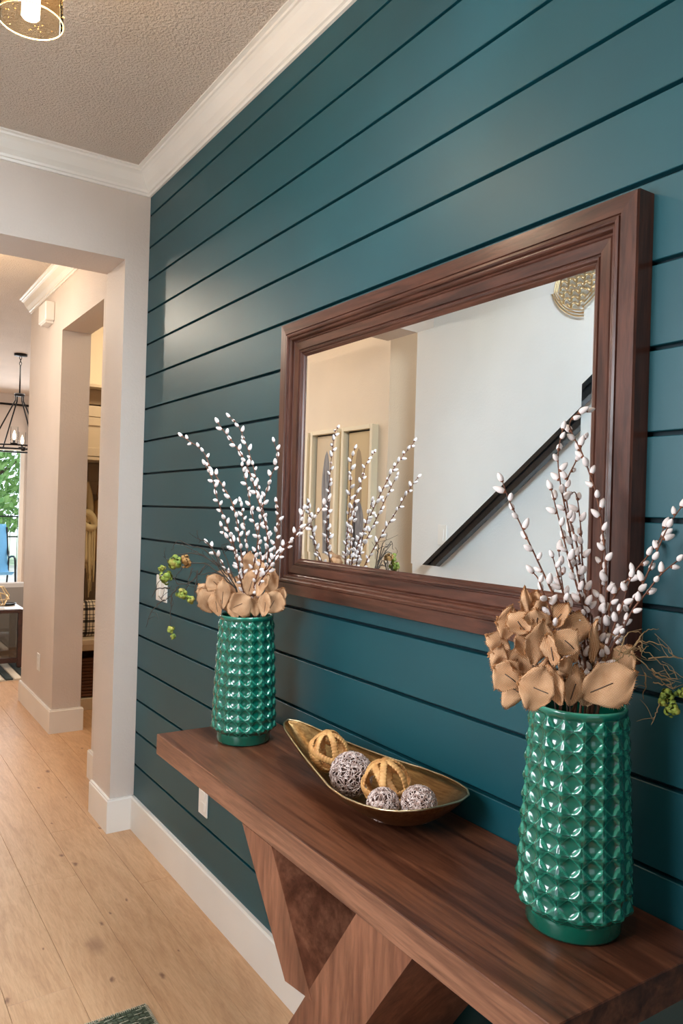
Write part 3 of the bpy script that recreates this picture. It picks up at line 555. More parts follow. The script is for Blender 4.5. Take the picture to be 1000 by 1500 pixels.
# ------------------------------------------------------------------ burlap flowers
def petal(parent,c,wd,ln,roll,tilt,cup,vein,rr,base):
    c=Vector(c); view=(Vector((-1.2011,0,1.5169))-c); view.z*=.6; view.normalize()
    up=Vector((0,0,1)); right=view.cross(up)*-1; right=up.cross(view).normalized(); up=view.cross(right).normalized()
    rm=Matrix.Rotation(-radians(roll),3,view)
    ax=rm@up; sx=rm@right
    tm=Matrix.Rotation(radians(tilt),3,ax); sx=tm@sx; nm=tm@view
    pt=Matrix.Rotation(radians(rr.uniform(-14,14)),3,sx); ax=pt@ax; nm=pt@nm
    nu,nv=10,12; vs=[];uv=[]
    ph=rr.uniform(0,6); cur=rr.uniform(.1,1.0)
    for j in range(nv+1):
        t=j/nv
        for i in range(nu+1):
            s_=i/nu*2-1
            wv=math.sin(pi*min(1,(t*.93+.05)))**(.70 if ph>3 else .56)*(.92+.22*t)
            fr_=1+(.05*sin(i*7.3+j*11.1+ph)+rr.uniform(-.05,.05) if abs(s_)==1 or t==1 else 0)
            X=s_*wd/2*wv*fr_; Y=(t-.5)*ln*(1+(rr.uniform(-.03,.03) if j==nv else 0))-(abs(s_)**2)*ln*.04*(1 if t>.5 else -1)
            Zc=cup*wd*(.30+.10*sin(ph))*(s_*s_*wv*wv)+cup*ln*.20*(2*t-1)**2*(1 if t>.3 else .6)-cur*ln*max(0,t-.72)**1.4*2.2+cur*.25*wd*max(0,s_*(1 if ph>3.1 else -1)-.45)*-1+.0030*sin(4*s_+ph+5*t)+.0012*sin(9*t+3*ph)
            vs.append(c+sx*X+ax*Y+nm*Zc); uv.append((X*60,Y*60))
    fs=[(j*(nu+1)+i,j*(nu+1)+i+1,(j+1)*(nu+1)+i+1,(j+1)*(nu+1)+i) for j in range(nv) for i in range(nu)]
    # frayed threads around the rim
    n0=len(vs); rim=[(nu,j) for j in range(2,nv)]+[(i,nv) for i in range(nu,-1,-1)]+[(0,j) for j in range(nv-1,1,-1)]
    for a,bq in zip(rim,rim[1:]):
        for k in range(3):
            t=(k+.5)/3; p0=vs[a[1]*(nu+1)+a[0]].lerp(vs[bq[1]*(nu+1)+bq[0]],t); out=(p0-c).normalized()
            sd=(vs[bq[1]*(nu+1)+bq[0]]-vs[a[1]*(nu+1)+a[0]]).normalized()*.0005
            e=p0+out*rr.uniform(.0012,.0046)+nm*rr.uniform(-.001,.001)
            m=len(vs); vs+= [p0-sd-out*.0005,p0+sd-out*.0005,e]; uv+=[(0,0)]*3; fs.append((m,m+1,m+2))
    me=bpy.data.meshes.new('petal'); me.from_pydata([tuple(v) for v in vs],[],fs); me.materials.append(M_BURLAP)
    ul=me.uv_layers.new(name='UVMap'); 
    for lp in me.loops: ul.data[lp.index].uv=uv[lp.vertex_index]
    me.polygons.foreach_set('use_smooth',[True]*len(me.polygons)); me.update()
    o=bpy.data.objects.new('petal',me); COL.objects.link(o); under(o,parent)
    md=o.modifiers.new('thickness','SOLIDIFY'); md.thickness=.0011; md.offset=0
    if vein:
        q=MB(); mid=nu//2
        q.tube([vs[j*(nu+1)+mid]+nm*.0011 for j in range(2,nv-4)],.0008,5); part(q,'vein',M_VEIN,o)
    return o
def flowers(PT,labels,vx,vy,seed):
    rr=random.Random(seed)
    for fi,lab in enumerate(labels):
        ps=[p for p in PT if p[0]==fi]
        cen=sum((Vector(p[1]) for p in ps),Vector())/len(ps)
        foot=Vector((vx+(cen.x-vx)*.25,vy+(cen.y-vy)*.25,TT+.02))
        root=empty('burlap_flower',tuple(foot),lab,'fabric flower',None)
        q=MB(); back=cen+Vector((.02,.012,-.012)); q.tube(smooth_path([foot,Vector((vx+(cen.x-vx)*.45,vy+(cen.y-vy)*.45,TT+.34)),back],5),.002,6); part(q,'flower_stem',M_VINE,root)
        for p in ps: petal(root,p[1],p[2],p[3],p[4],p[5],p[6],p[7],rr,foot)
        # inner petals behind, closing the bloom
        for k in range(5):
            a=k*1.26+fi; petal(root,cen+Vector((.03,.02,-.004))+Vector((cos(a)*.014,-cos(a)*.01,sin(a)*.012)),.03,.042,math.degrees(a),20,.5,0,rr,foot)
flowers(PT1,['burlap flower standing highest in the farther vase, its petals cupped upright','burlap flower at the back left of the farther vase','wide burlap flower hanging over the front left rim of the farther vase','burlap flower hanging over the right rim of the farther vase'],-.179,2.052,5)
flowers(PT2,['topmost burlap flower of the nearer vase, in front of the mirror frame','burlap flower furthest left in the nearer vase','large open burlap flower in the middle of the nearer vase','burlap flower drooping over the front rim of the nearer vase','single broad burlap flower leaning right over the rim of the nearer vase'],-.144,.861,6)

# ------------------------------------------------------------------ hop vines
def hop(parent,c,r,rr,brown=False):
    q=MB(); c=Vector(c)
    for k in range(26):
        d=Vector((rr.gauss(0,1),rr.gauss(0,1),rr.gauss(0,1))).normalized(); p=c+d*r*rr.uniform(.3,.95)
        a=d.orthogonal().normalized(); a.rotate(Matrix.Rotation(rr.uniform(0,6),3,d)); b=d.cross(a); s_=r*rr.uniform(.26,.42)
        def fn(u,v,p=p,a=a,b=b,d=d,s_=s_):
            x=(u*2-1);y=(v*2-1); rad=1-.25*abs(sin(4*math.atan2(y,x)))*min(1,math.hypot(x,y)); return p+(a*x+b*y)*s_*rad+d*s_*(.5-.55*(x*x+y*y))
        q.grid(fn,4,4)
    return part(q,'hop_cluster',M_HOPB if brown else M_HOP,parent)
def vine(VN,HP,label,vx,vy,seed,mat,r0,brown=()):
    rr=random.Random(seed); root=empty('hop_vine',(vx,vy,TT+.05),label,'vine')
    q=MB()
    first=Vector(VN[0][0])
    q.tube(smooth_path([Vector((vx,vy,TT+.05)),Vector((vx,vy,TT+.34)),first]),r0*1.3,6)
    for k,l in enumerate(VN):
        P=smooth_path(l,5); P=[p+Vector((rr.gauss(0,.0012),rr.gauss(0,.0012),rr.gauss(0,.0012))) for p in P]; n=len(P)
        q.tube(P,[lerp(r0,r0*.35,i/(n-1)) for i in range(n)],5)
        for t in range(2):   # curly side tendrils
            i=rr.randrange(2,n-1); d=Vector((rr.uniform(-1,1),rr.uniform(-1,1),rr.uniform(-.6,.9))).normalized()*rr.uniform(.02,.05)
            m_=Vector((rr.uniform(-1,1),rr.uniform(-1,1),rr.uniform(-1,1)))*.008
            T=smooth_path([P[i],P[i]+d*.5+m_,P[i]+d],4); q.tube(T,[r0*.45*(1-.5*j/len(T)) for j in range(len(T))],4)
    part(q,'twigs',mat,root)
    for k,(c,r) in enumerate(HP): hop(root,c,r,rr,k in brown)
vine(VN1,HP1,'tangled hop vine trailing left out of the farther vase over the switch plate',-.185,2.06,31,M_VINE,.0021,(1,))
vine(VN2,HP2,'tangled hop vine trailing right out of the nearer vase',-.135,.855,32,M_VINE2,.0013)

# ------------------------------------------------------------------ gold bowl and balls
BC=Vector((-.155,1.44,TT)); BL=.345; BW=.108
bw=empty('gold_bowl',tuple(BC),'long boat shaped hammered gold bowl on the console table between the two vases','bowl')
BT=[(1.118,0),(1.125,.055),(1.15,.094),(1.19,.118),(1.25,.132),(1.32,.138),(1.41,.131),(1.5,.107),(1.6,.082),(1.7,.058),(1.78,.038),(1.815,.022),(1.83,0)]
def bowl_pt(u,v,off=0):       # u along 0..1 , v across 0..1
    t=u*2-1; t=math.copysign(1-(1-abs(t))**1.35,t); s_=v*2-1; Y=lerp(1.118,1.83,(t+1)/2)
    Y0=Y
    for (a,wa_),(c,wc_) in zip(BT,BT[1:]):
        if a<=Y<=c+1e-9: k=(Y-a)/(c-a); hw=lerp(wa_,wc_,k); break
    if Y<1.125: hw=.055*math.sqrt(max(0,(Y-1.118)/.007))
    e=(Y-1.42)/.41 if Y>1.42 else (1.42-Y)/.302
    rim=.078+.030*e**2.2 if Y>1.42 else .078+.010*e**2
    flr=.0025+(.100*e**3.2 if Y>1.42 else .078*e**3.4); flr=min(flr,rim-.0005)
    if Y<1.42: Y=1.42-(1.42-Y)*.78
    return Vector((BC.x+s_*hw,Y,TT+flr+(rim-flr)*abs(s_)**2.0+off))
q=MB(); NU,NV=48,20
A=[bowl_pt(j/NU,i/NV) for j in range(NU+1) for i in range(NV+1)]
Bq=[bowl_pt(j/NU,i/NV,.0028) for j in range(NU+1) for i in range(NV+1)]
W=NV+1; F=[]
for j in range(NU):
    for i in range(NV):
        a=j*W+i; F.append((a,a+W,a+W+1,a+1)); o=len(A); F.append((o+a,o+a+1,o+a+W+1,o+a+W))
for j in range(NU):
    for i in (0,NV):
        a=j*W+i; F.append((a,a+W,a+W+len(A),a+len(A)))
q.add(A+Bq,F,True); part(q,'bowl_body',M_GOLD,bw)
q=MB(); rimp=[bowl_pt(j/NU,0,.0014) for j in range(NU+1)]+[bowl_pt(j/NU,1,.0014) for j in range(NU-1,0,-1)]
q.tube(rimp,.0022,6,closed=True); part(q,'bowl_rim',M_BRIGHTGOLD,bw)

def rattan_ball(c,r,label,rots):
    root=empty('rattan_ball',tuple(Vector(c)-Vector((0,0,r))),label,'decorative ball','rattan balls in the gold bowl')
    for rx,ry,rz,rad in rots:
        M_=Matrix.Rotation(rz,3,'Z')@Matrix.Rotation(ry,3,'Y')@Matrix.Rotation(rx,3,'X'); q=MB(); n=168; P=[];vs=[];sg=8
        for i in range(n):
            a=2*pi*i/n; rd=Vector((cos(a),sin(a),0)); k=1+.13*math.cos(i*pi/2)
            for j in range(sg):
                b=2*pi*j/sg; vs.append(Vector(c)+M_@(rd*(r*rad+cos(b)*.0030*k)+Vector((0,0,1))*sin(b)*.0084*k))
        fs=[(i*sg+j,((i+1)%n)*sg+j,((i+1)%n)*sg+(j+1)%sg,i*sg+(j+1)%sg) for i in range(n) for j in range(sg)]
        q.add(vs,fs,True); part(q,'band',M_RATTAN,root)
    return root
rattan_ball((-.160,1.612,TT+.084),.050,'rattan ball of wrapped hoops at the far end of the gold bowl',[(.3,.2,0,1),(1.45,.2,.3,.97),(1.5,.1,1.35,.98),(1.3,.4,2.3,.96),(.9,-.7,.4,.95)])
rattan_ball((-.160,1.372,TT+.078),.054,'rattan ball of wrapped hoops nearer the camera between the silver twine balls',[(.15,-.2,0,1),(1.5,.1,.8,.98),(1.45,.0,1.9,.97),(1.6,.25,2.8,.96),(.8,.7,.4,.95)])
def twine_ball(c,r,label,seed):
    rr=random.Random(seed); root=empty('twine_ball',tuple(Vector(c)-Vector((0,0,r))),label,'decorative ball',None)
    q=MB(); q.grid(lambda u,v:Vector(c)+Vector((sin(pi*v)*cos(2*pi*u),sin(pi*v)*sin(2*pi*u),cos(pi*v)))*r*.88,24,14,wrap=True); part(q,'ball_core',M_TWINECORE,root)
    q=MB()
    for k in range(62):
        ax=Vector((rr.gauss(0,1),rr.gauss(0,1),rr.gauss(0,1))).normalized(); a=ax.orthogonal().normalized(); b=ax.cross(a); h=rr.uniform(-.75,.75); rad=math.sqrt(1-h*h); ph=rr.uniform(0,6); w_=rr.randrange(5,11)
        n=44; P=[]
        for i in range(n):
            t=2*pi*i/n; hh=h+.10*sin(w_*t+ph); rd=math.sqrt(max(0,1-hh*hh)); P.append(Vector(c)+(ax*hh+(a*cos(t)+b*sin(t))*rd)*r*(1+.05*sin(w_*2*t+ph)))
        q.tube(P,.0011,4,closed=True)
    o=part(q,'twine',M_TWINE,root); tag(o,kind='stuff'); return root
twine_ball((-.170,1.495,TT+.063),.050,'silver twine ball between the two rattan balls in the gold bowl',1)
twine_ball((-.212,1.312,TT+.060),.034,'smallest silver twine ball, half hidden at the front rim of the gold bowl',2)
twine_ball((-.150,1.268,TT+.064),.038,'silver twine ball nearest the open right end of the gold bowl',3)

# ------------------------------------------------------------------ plates on walls
def plate(name,a,b,label,cat,toggles):
    root=empty(name,tuple((Vector(a)+Vector(b))/2),label,cat); q=MB(); q.box(a,b,.002); part(q,'cover_plate',M_PLATE,root)
    for ta,tb,nm in toggles: q=MB(); q.box(ta,tb,.0008); part(q,nm,M_PLATE,root)
    return root
plate('light_switch',(-.006,3.178,1.103),(0,3.308,1.217),'white double rocker switch plate on the blue wall behind the hop vine','light switch',
      [((-.009,3.196,1.127),(-.005,3.230,1.193),'rocker'),((-.009,3.256,1.127),(-.005,3.290,1.193),'rocker')])
plate('power_outlet',(-.006,2.690,.341),(0,2.770,.455),'white outlet plate low on the blue wall under the console table','outlet',
      [((-.008,2.712,.36),(-.005,2.748,.392),'socket'),((-.008,2.712,.402),(-.005,2.748,.434),'socket')])
plate('power_outlet',(.006,5.64,.34),(.012,5.72,.46),'white outlet plate low on the far white column','outlet',
      [((.004,5.662,.36),(.007,5.698,.392),'socket'),((.004,5.662,.402),(.007,5.698,.434),'socket')])
plate('light_switch',(-1.75,3.338,1.345),(-1.744,3.413,1.462),'white toggle switch plate on the white wall seen in the mirror','light switch',
      [((-1.745,3.360,1.37),(-1.741,3.391,1.437),'rocker')])
dc=empty('door_chime',(.012,5.6,2.79),'small white door chime box high on the far column under the crown moulding','door chime')
q=MB(); q.box((-.050,5.50,2.775),(.012,5.72,2.905),.006); part(q,'chime_cover',M_PLATE,dc)
q=MB(); q.box((-.040,5.53,2.762),(.012,5.69,2.775)); part(q,'chime_base',M_PLATE,dc)

# ------------------------------------------------------------------ floor register mat
mt=empty('door_mat',(-.6,2.05,0),'green and cream ribbed mat lying on the oak floor at the photo bottom','mat')
M_MATG=Mat('mat_green',(84,92,74),.95).m; M_MATC=Mat('mat_cream',(196,190,168),.95).m
q=MB(); q.box((-.80,1.75,.0),(-.384,2.244,.006)); part(q,'mat_backing',M_MATG,mt)
q=MB()
for k in range(54):
    y=1.755+k*.0091
    for s_ in range(26):
        x=-.795+s_*.0157
        if R.random()<.9: q.box((x,y,.004),(x+.0145,y+.0062,.0125+R.uniform(-.002,.002)),.002)
o=part(q,'woven_ribs',M_MATG,mt); tag(o,kind='stuff')
q=MB()
for k in range(70):
    x=-.80+k*.0060; q.tube([(x,2.236,.013),(x+R.uniform(-.002,.002),2.247,.012),(x,2.252,.003)],.0012,4)
for k in range(70):
    y=1.76+k*.0069; q.tube([(-.392,y,.013),(-.383,y,.012),(-.379,y,.003)],.0012,4)
for k in range(420):
    x=R.uniform(-.79,-.40); y=R.uniform(1.76,2.235); q.tube([(x,y,.0128),(x+R.uniform(.01,.03),y+R.uniform(-.002,.002),.0134)],.0009,4)
o=part(q,'binding_stitches',M_MATC,mt); tag(o,kind='stuff')

# ------------------------------------------------------------------ hall pendant
def pendant(x,y,label,zb=2.70,PEND=13):
    root=empty('pendant_lamp',(x,y,CZ),label,'ceiling lamp')
    q=MB(); pr=[(.0765,0),(.0765,.006),(.0745,.05),(.070,.12),(.060,.165),(.045,.19),(.030,.20)]
    q.lathe([(r,zb+z) for r,z in pr],(x,y,0),40)
    part(q,'glass_shade',M_AMBER,root)
    q=MB(); q.tube([(x+.0765*cos(a*pi/24),y+.0765*sin(a*pi/24),zb) for a in range(48)],.0016,6,closed=True); part(q,'shade_rim',M_AMBERRIM,root)
    q=MB()
    for k in range(150):
        a=R.uniform(0,2*pi); zz=R.uniform(.01,.16); rr_=.0765-.03*max(0,zz-.05)/.11*.6; r_=R.uniform(.0006,.0013)
        q.lathe([(.0001,-r_),(r_,0),(.0001,r_)],(x+rr_*cos(a),y+rr_*sin(a),zb+zz),5)
    o=part(q,'seed_bubbles',M_AMBERRIM,root); tag(o,kind='stuff')
    q=MB(); q.lathe([(.001,zb+.006),(.018,zb+.007),(.0215,zb+.011),(.0215,zb+.09),(.018,zb+.12),(.012,zb+.135)],(x,y,0),20); part(q,'bulb',M_BULB,root)
    q=MB(); q.lathe([(.016,zb+.13),(.018,zb+.19),(.034,zb+.20),(.034,zb+.215),(.008,zb+.235),(.006,CZ-.03),(.006,CZ-.028),(.06,CZ-.024),(.062,CZ-.001),(.0,CZ-.001)],(x,y,0),28); part(q,'lamp_fitting',M_BLACK,root)
    point('lamp_light',(x,y,zb-.02),PEND,(1,.78,.55) if PEND<20 else (1,.87,.72),.03)
    return root
M_AMBERRIM=Mat('amber_glass_rim',(255,214,140),.15,spec=.8,Emission_Strength=.0).m
pendant(-.835,2.01,'amber seeded glass pendant lamp with a glowing bulb at the top left corner',2.70,11)
pendant(-.84,5.1,'amber seeded glass pendant lamp further down the corridor ceiling',2.80,36)
# ------------------------------------------------------------------ seen in the mirror: handrail, framed art, woven disc
hr=empty('handrail',(-1.70,2.7,1.6),'black stair handrail rising diagonally across the white wall seen in the mirror','handrail')
sl=(2.02-1.235)/(2.35-3.43); yA,zA=3.49,1.635+(3.49-2.838)*sl; yB=1.5; zB=zA+(yB-yA)*sl
dz=Vector((0,yB-yA,zB-zA)).normalized(); nrm=Vector((0,dz.z,-dz.y)); nrm=nrm if nrm.z>0 else -nrm
def bar(q,x0,x1,h0,h1,ya,yb):
    a=Vector((0,ya,zA+(ya-yA)*sl)); b=Vector((0,yb,zA+(yb-yA)*sl)); n=8
    V8=[]
    for p in (a,b):
        for x,h in ((x0,h0),(x1,h0),(x1,h1),(x0,h1)): V8.append(p+nrm*h+Vector((x,0,0)))
    q.add(V8,[(0,3,2,1),(4,5,6,7),(0,1,5,4),(1,2,6,5),(2,3,7,6),(3,0,4,7)])
q=MB(); bar(q,-1.725,-1.665,.006,.030,yA,yB); part(q,'rail_cap',M_RAIL,hr)
q=MB(); bar(q,-1.715,-1.675,-.030,.006,yA-.02,yB); part(q,'rail_body',M_RAIL,hr)
gd=empty('woven_wall_disc',(-1.75,2.37,2.70),'round woven gold metal disc high on the white wall seen in the mirror','wall decor')
q=MB(); r0=.232
for rad,w_ in ((r0,.004),(r0-.014,.0035),(r0-.026,.003)): q.tube([(-1.725+(r0-rad)*.3,2.37+rad*cos(a*pi/30),2.70+rad*sin(a*pi/30)) for a in range(60)],w_,6,closed=True)
part(q,'disc_rim',M_BRIGHTGOLD,gd)
q=MB(); st=.048
for i in range(-8,9):
    for j in range(-10,11):
        y=i*st; z=j*.030
        for sg in (-1,1):
            a=(y,z); b=(y+sg*st/2,z+.022)
            if math.hypot(*a)<r0-.02 and math.hypot(*b)<r0-.02:
                q.tube([(-1.722,2.37+a[0],2.70+a[1]),(-1.712,2.37+(a[0]+b[0])/2,2.70+(a[1]+b[1])/2+.004),(-1.722,2.37+b[0],2.70+b[1])],.0062,6)
o=part(q,'woven_strips',M_BRIGHTGOLD,gd); tag(o,kind='stuff')
def art(y0,y1,label,kind):
    z0,z1=.93,2.135; X=-1.95; root=empty('framed_art',(X,(y0+y1)/2,z0),label,'picture')
    def side(a,b): q=MB(); q.box(a,b,.002); part(q,'frame_bar',M_FRAMECREAM,root)
    w=.030; side((X,y0,z0),(X+.055,y0+w,z1)); side((X,y1-w,z0),(X+.055,y1,z1)); side((X,y0+w,z0),(X+.055,y1-w,z0+w)); side((X,y0+w,z1-w),(X+.055,y1-w,z1))
    box('frame_gap_shade',(X+.001,y0+w,z0+w),(X+.004,y1-w,z1-w),M_RECESSBLACK,root)  # black sheet paints the shaded gap around the recessed panel
    q=MB(); g=.028; a,b=y0+w+g*.3,y1-w-g; q.box((X+.012,a,z0+w+g),(X+.022,b,z1-w-g*.4)); part(q,'art_panel',M_ARTBG if kind==1 else M_ARTBG2,root)
    cy=(a+b)/2; n=26
    def blob(nm,cy,ww,za,zb,mat,lv,ph):
        q=MB(); L=[];Rr=[]
        for i in range(n+1):
            t=i/n; z=za+(zb-za)*t; h=ww*math.sin(pi*min(1,max(.0,t)))**.5*(1+.18*sin(7*t+ph)); L.append((X+.022+lv,cy-h,z)); Rr.append((X+.022+lv,cy+h*(.9+.2*sin(5*t+ph)),z))
        V_=L+Rr; q.add(V_+[(X+.0221,p[1],p[2]) for p in V_],[(i,i+1,n+2+i,n+1+i) for i in range(n)]); part(q,nm,mat,root)
    if kind==1:
        blob('painted_shape',cy+.02,.062,1.25,1.98,M_ARTTAUPE,.0004,1); blob('painted_shape',cy-.0,.068,1.05,1.60,M_ARTGREY,.0008,2); blob('painted_shape',cy+.05,.018,1.10,1.66,M_ARTDARK,.0012,0)
    else:
        blob('painted_shape',cy,.062,1.10,1.98,M_ARTGREY,.0004,3); blob('painted_shape',cy-.04,.022,1.15,1.75,M_ARTDARK,.0008,0)
    return root
art(4.31,4.70,'cream framed picture with a taupe feather shape, nearest the white wall in the mirror',1)
art(4.76,5.14,'cream framed picture with a grey brush shape, second left of the white wall',2)
art(5.20,5.58,'cream framed picture cut off by the left side of the mirror glass',2)

# ------------------------------------------------------------------ mudroom locker
LY=5.75
def bay(x0,x1,label,first):
    root=empty('mudroom_locker',((x0+x1)/2,LY,0),label,'locker')
    def p(nm,a,b,mat=M_LOCKER,bev=.003): q=MB(); q.box(a,b,bev); return part(q,nm,mat,root)
    p('side_panel',(x0,LY,0),(x0+.03,6.19,2.40)); p('side_panel',(x1-.03,LY,0),(x1,6.19,2.40))
    p('toe_board',(x0+.03,LY+.0,0),(x1-.03,LY+.03,.085)); p('cubby_floor',(x0+.03,LY+.03,.06),(x1-.03,6.18,.085))
    p('bench_seat',(x0+.0,LY-.025,.485),(x1-.0,6.18,.525)); p('bench_rail',(x0+.03,LY,.440),(x1-.03,LY+.025,.485))
    p('top_board',(x0-.0,LY-.02,2.385),(x1+.0,6.19,2.41)); p('top_fascia',(x0+.03,LY+.09,2.27),(x1-.03,LY+.11,2.385),M_LOCKERIN)
    p('cabinet_floor',(x0+.03,LY,1.85),(x1-.03,6.18,1.875)); p('cabinet_top_rail',(x0+.03,LY,2.17),(x1-.03,LY+.03,2.25))
    d=p('cabinet_door',(x0+.035,LY+.004,1.88),(x1-.035,LY+.024,2.165))
    for a,b in (((x0+.035,LY-.004,1.88),(x0+.095,LY+.004,2.165)),((x1-.095,LY-.004,1.88),(x1-.035,LY+.004,2.165)),((x0+.095,LY-.004,1.88),(x1-.095,LY+.004,1.94)),((x0+.095,LY-.004,2.105),(x1-.095,LY+.004,2.165))):
        q=MB(); q.box(a,b,.001); part(q,'door_rail',M_LOCKER,d)
    p('back_panel',(x0+.03,6.17,.525),(x1-.03,6.185,1.85),M_LOCKERIN)
    n=int((x1-x0-.06)/.085)
    for k in range(n):
        a=x0+.03+k*(x1-x0-.06)/n; p('beadboard_slat',(a+.002,6.160,.53),(a+(x1-x0-.06)/n-.002,6.17,1.845),M_LOCKERIN,.003)
    p('hook_rail',(x0+.03,6.135,1.60),(x1-.03,6.16,1.70),M_LOCKERIN)
    p('cubby_back',(x0+.03,6.17,.085),(x1-.03,6.185,.485),M_RECESSBLACK)
    for hx in (.30,.70):
        q=MB(); X=x0+(x1-x0)*hx; q.tube([(X,6.136,1.66),(X,6.09,1.655),(X,6.075,1.67),(X,6.072,1.69)],.005,6); part(q,'coat_hook',M_BLACK,root)
    return root
bay(.215,.665,'cream mudroom locker bay behind the white column, with bench and upper cabinet',1)
bay(.670,1.12,'cream mudroom locker bay hidden further right behind the jamb',0)
# hanging scarf
sc_=empty('fringed_scarf',(.40,6.02,1.0),'cream knotted scarf with long fringe hanging in the locker niche','scarf')
q=MB(); q.tube(smooth_path([(.395,6.06,1.69),(.372,6.04,1.60),(.37,6.02,1.50),(.385,6.0,1.42),(.41,5.99,1.40),(.425,6.0,1.48),(.42,6.03,1.60),(.40,6.06,1.69)],5),.026,10); part(q,'scarf_loop',M_CREAM,sc_)
q=MB(); q.tube(smooth_path([(.345,5.99,1.43),(.375,5.97,1.46),(.42,5.965,1.44),(.455,5.98,1.37),(.42,5.97,1.34),(.37,5.96,1.36)],5),.030,10); part(q,'scarf_knot',M_CREAM,sc_)
q=MB()
for k in range(34):
    x=.35+.105*R.random(); y=5.955+.05*R.random(); z1=R.uniform(.80,1.05) if x>.40 else R.uniform(1.02,1.1)
    q.tube(smooth_path([(x,y,1.36),(x+R.uniform(-.012,.012),y,1.22),(x+R.uniform(-.01,.014),y-.004,z1)],4),[.008]*8+[.005],5)
o=part(q,'fringe',M_CREAM,sc_); tag(o,kind='stuff')
bg_=empty('tan_bag',(.49,6.05,1.1),'tan bag hanging behind the cream scarf in the locker niche','bag')
q=MB(); q.lathe([(.001,1.08),(.07,1.09),(.085,1.2),(.08,1.40),(.05,1.52),(.02,1.56)],(.50,6.06,0),20); part(q,'bag_body',paint('bag_tan',(176,140,92),.8),bg_)
q=MB(); q.tube([(.50,6.06,1.54),(.52,6.08,1.60),(.53,6.075,1.66),(.50,6.07,1.67),(.49,6.06,1.6),(.50,6.06,1.54)],.006,6); part(q,'bag_strap',paint('strap_tan',(150,112,70),.8),bg_)
# plaid cushion
def plaid():
    M=Mat('plaid_black_cream',(225,215,200),.9); tc=M.node('ShaderNodeTexCoord'); sp=M.node('ShaderNodeSeparateXYZ'); M.l.new(tc.outputs['Object'],sp.inputs[0])
    outs=[]
    for ax in (0,2):
        acc=None
        for f,wd,ph in ((11,.22,0),(11,.06,.38),(11,.06,.66)):
            m1=M.node('ShaderNodeMath',operation='MULTIPLY_ADD'); m1.inputs[1].default_value=f; m1.inputs[2].default_value=ph; M.l.new(sp.outputs[ax],m1.inputs[0])
            fr_=M.node('ShaderNodeMath',operation='FRACT'); M.l.new(m1.outputs[0],fr_.inputs[0]); lt=M.node('ShaderNodeMath',operation='LESS_THAN'); M.l.new(fr_.outputs[0],lt.inputs[0]); lt.inputs[1].default_value=wd
            if acc is None: acc=lt.outputs[0]
            else: mx=M.node('ShaderNodeMath',operation='MAXIMUM'); M.l.new(acc,mx.inputs[0]); M.l.new(lt.outputs[0],mx.inputs[1]); acc=mx.outputs[0]
        outs.append(acc)
    ad=M.node('ShaderNodeMath',operation='ADD'); M.l.new(outs[0],ad.inputs[0]); M.l.new(outs[1],ad.inputs[1]); hf=M.node('ShaderNodeMath',operation='MULTIPLY'); hf.inputs[1].default_value=.5; M.l.new(ad.outputs[0],hf.inputs[0])
    M.col(M.ramp(hf.outputs[0],[(0,(232,222,208)),(.5,(86,80,78)),(1,(18,18,20))])); return M.m
q=MB()
def cush(u,v):
    a=2*pi*u; t=v*2-1; ca,sa=cos(a),sin(a); e=lambda c:math.copysign(abs(c)**.45,c); rr_=math.sqrt(max(0,1-abs(t)**3.5))
    return Vector((.445+.20*e(ca)*rr_,5.90+.075*t,.66+.135*e(sa)*rr_))
q.grid(cush,36,16,wrap=True); o=q.build('plaid_cushion',plaid()); tag(o,'black and cream plaid cushion standing on the mudroom bench','cushion')
bk_=empty('wicker_basket',(.44,5.93,.085),'dark brown wicker basket in the cubby under the mudroom bench','basket')
q=MB()
for k in range(12):
    z=.102+k*.024; P=[]
    for i in range(64):
        a=2*pi*i/64; e=lambda c:math.copysign(abs(c)**.5,c); P.append((.44+.165*e(cos(a))*(1+.012*(1 if (i//2+k)%2 else -1)),5.94+.15*e(sin(a))*(1+.012*(1 if (i//2+k)%2 else -1)),z))
    q.tube(P,.0135,6,closed=True)
o=part(q,'woven_strands',M_BASKET,bk_); tag(o,kind='stuff')
q=MB(); q.box((.30,5.81,.086),(.58,6.07,.095)); part(q,'basket_base',M_BASKET,bk_)

# ------------------------------------------------------------------ far room
rg=empty('striped_rug',(-.6,7.9,0),'black and cream striped shaggy rug on the oak floor of the far room','rug')
M_RB=paint('rug_charcoal',(52,62,64),.95); M_RC=paint('rug_cream',(222,212,196),.95)
box('rug_base',(-2.2,6.98,.001),(.95,9.2,.006),M_RC,rg)
for k in range(44):
    x=-2.2+k*.0716
    if x>.94: break
    q=MB(); q.box((x+.003,6.98,.006),(x+.069,9.2,.020),.008); part(q,'rug_stripe',M_RB if k%2 else M_RC,rg)
tb=empty('glass_console',(-.5,7.62,0),'low dark wood display table with glass sides standing on the striped rug','table')
tx0,tx1,ty0,ty1,th=-1.2,.245,7.42,7.86,.55; zb_=.021
for a,b in (((tx0,ty0,zb_),(tx0+.05,ty0+.05,th-.03)),((tx1-.05,ty0,zb_),(tx1,ty0+.05,th-.03)),((tx0,ty1-.05,zb_),(tx0+.05,ty1,th-.03)),((tx1-.05,ty1-.05,zb_),(tx1,ty1,th-.03))): q=MB(); q.box(a,b,.003); part(q,'leg',M_DARKWOOD,tb)
q=MB(); q.box((tx0-.01,ty0-.01,th-.03),(tx1+.01,ty1+.01,th),.003); part(q,'tabletop',M_DARKWOOD,tb)
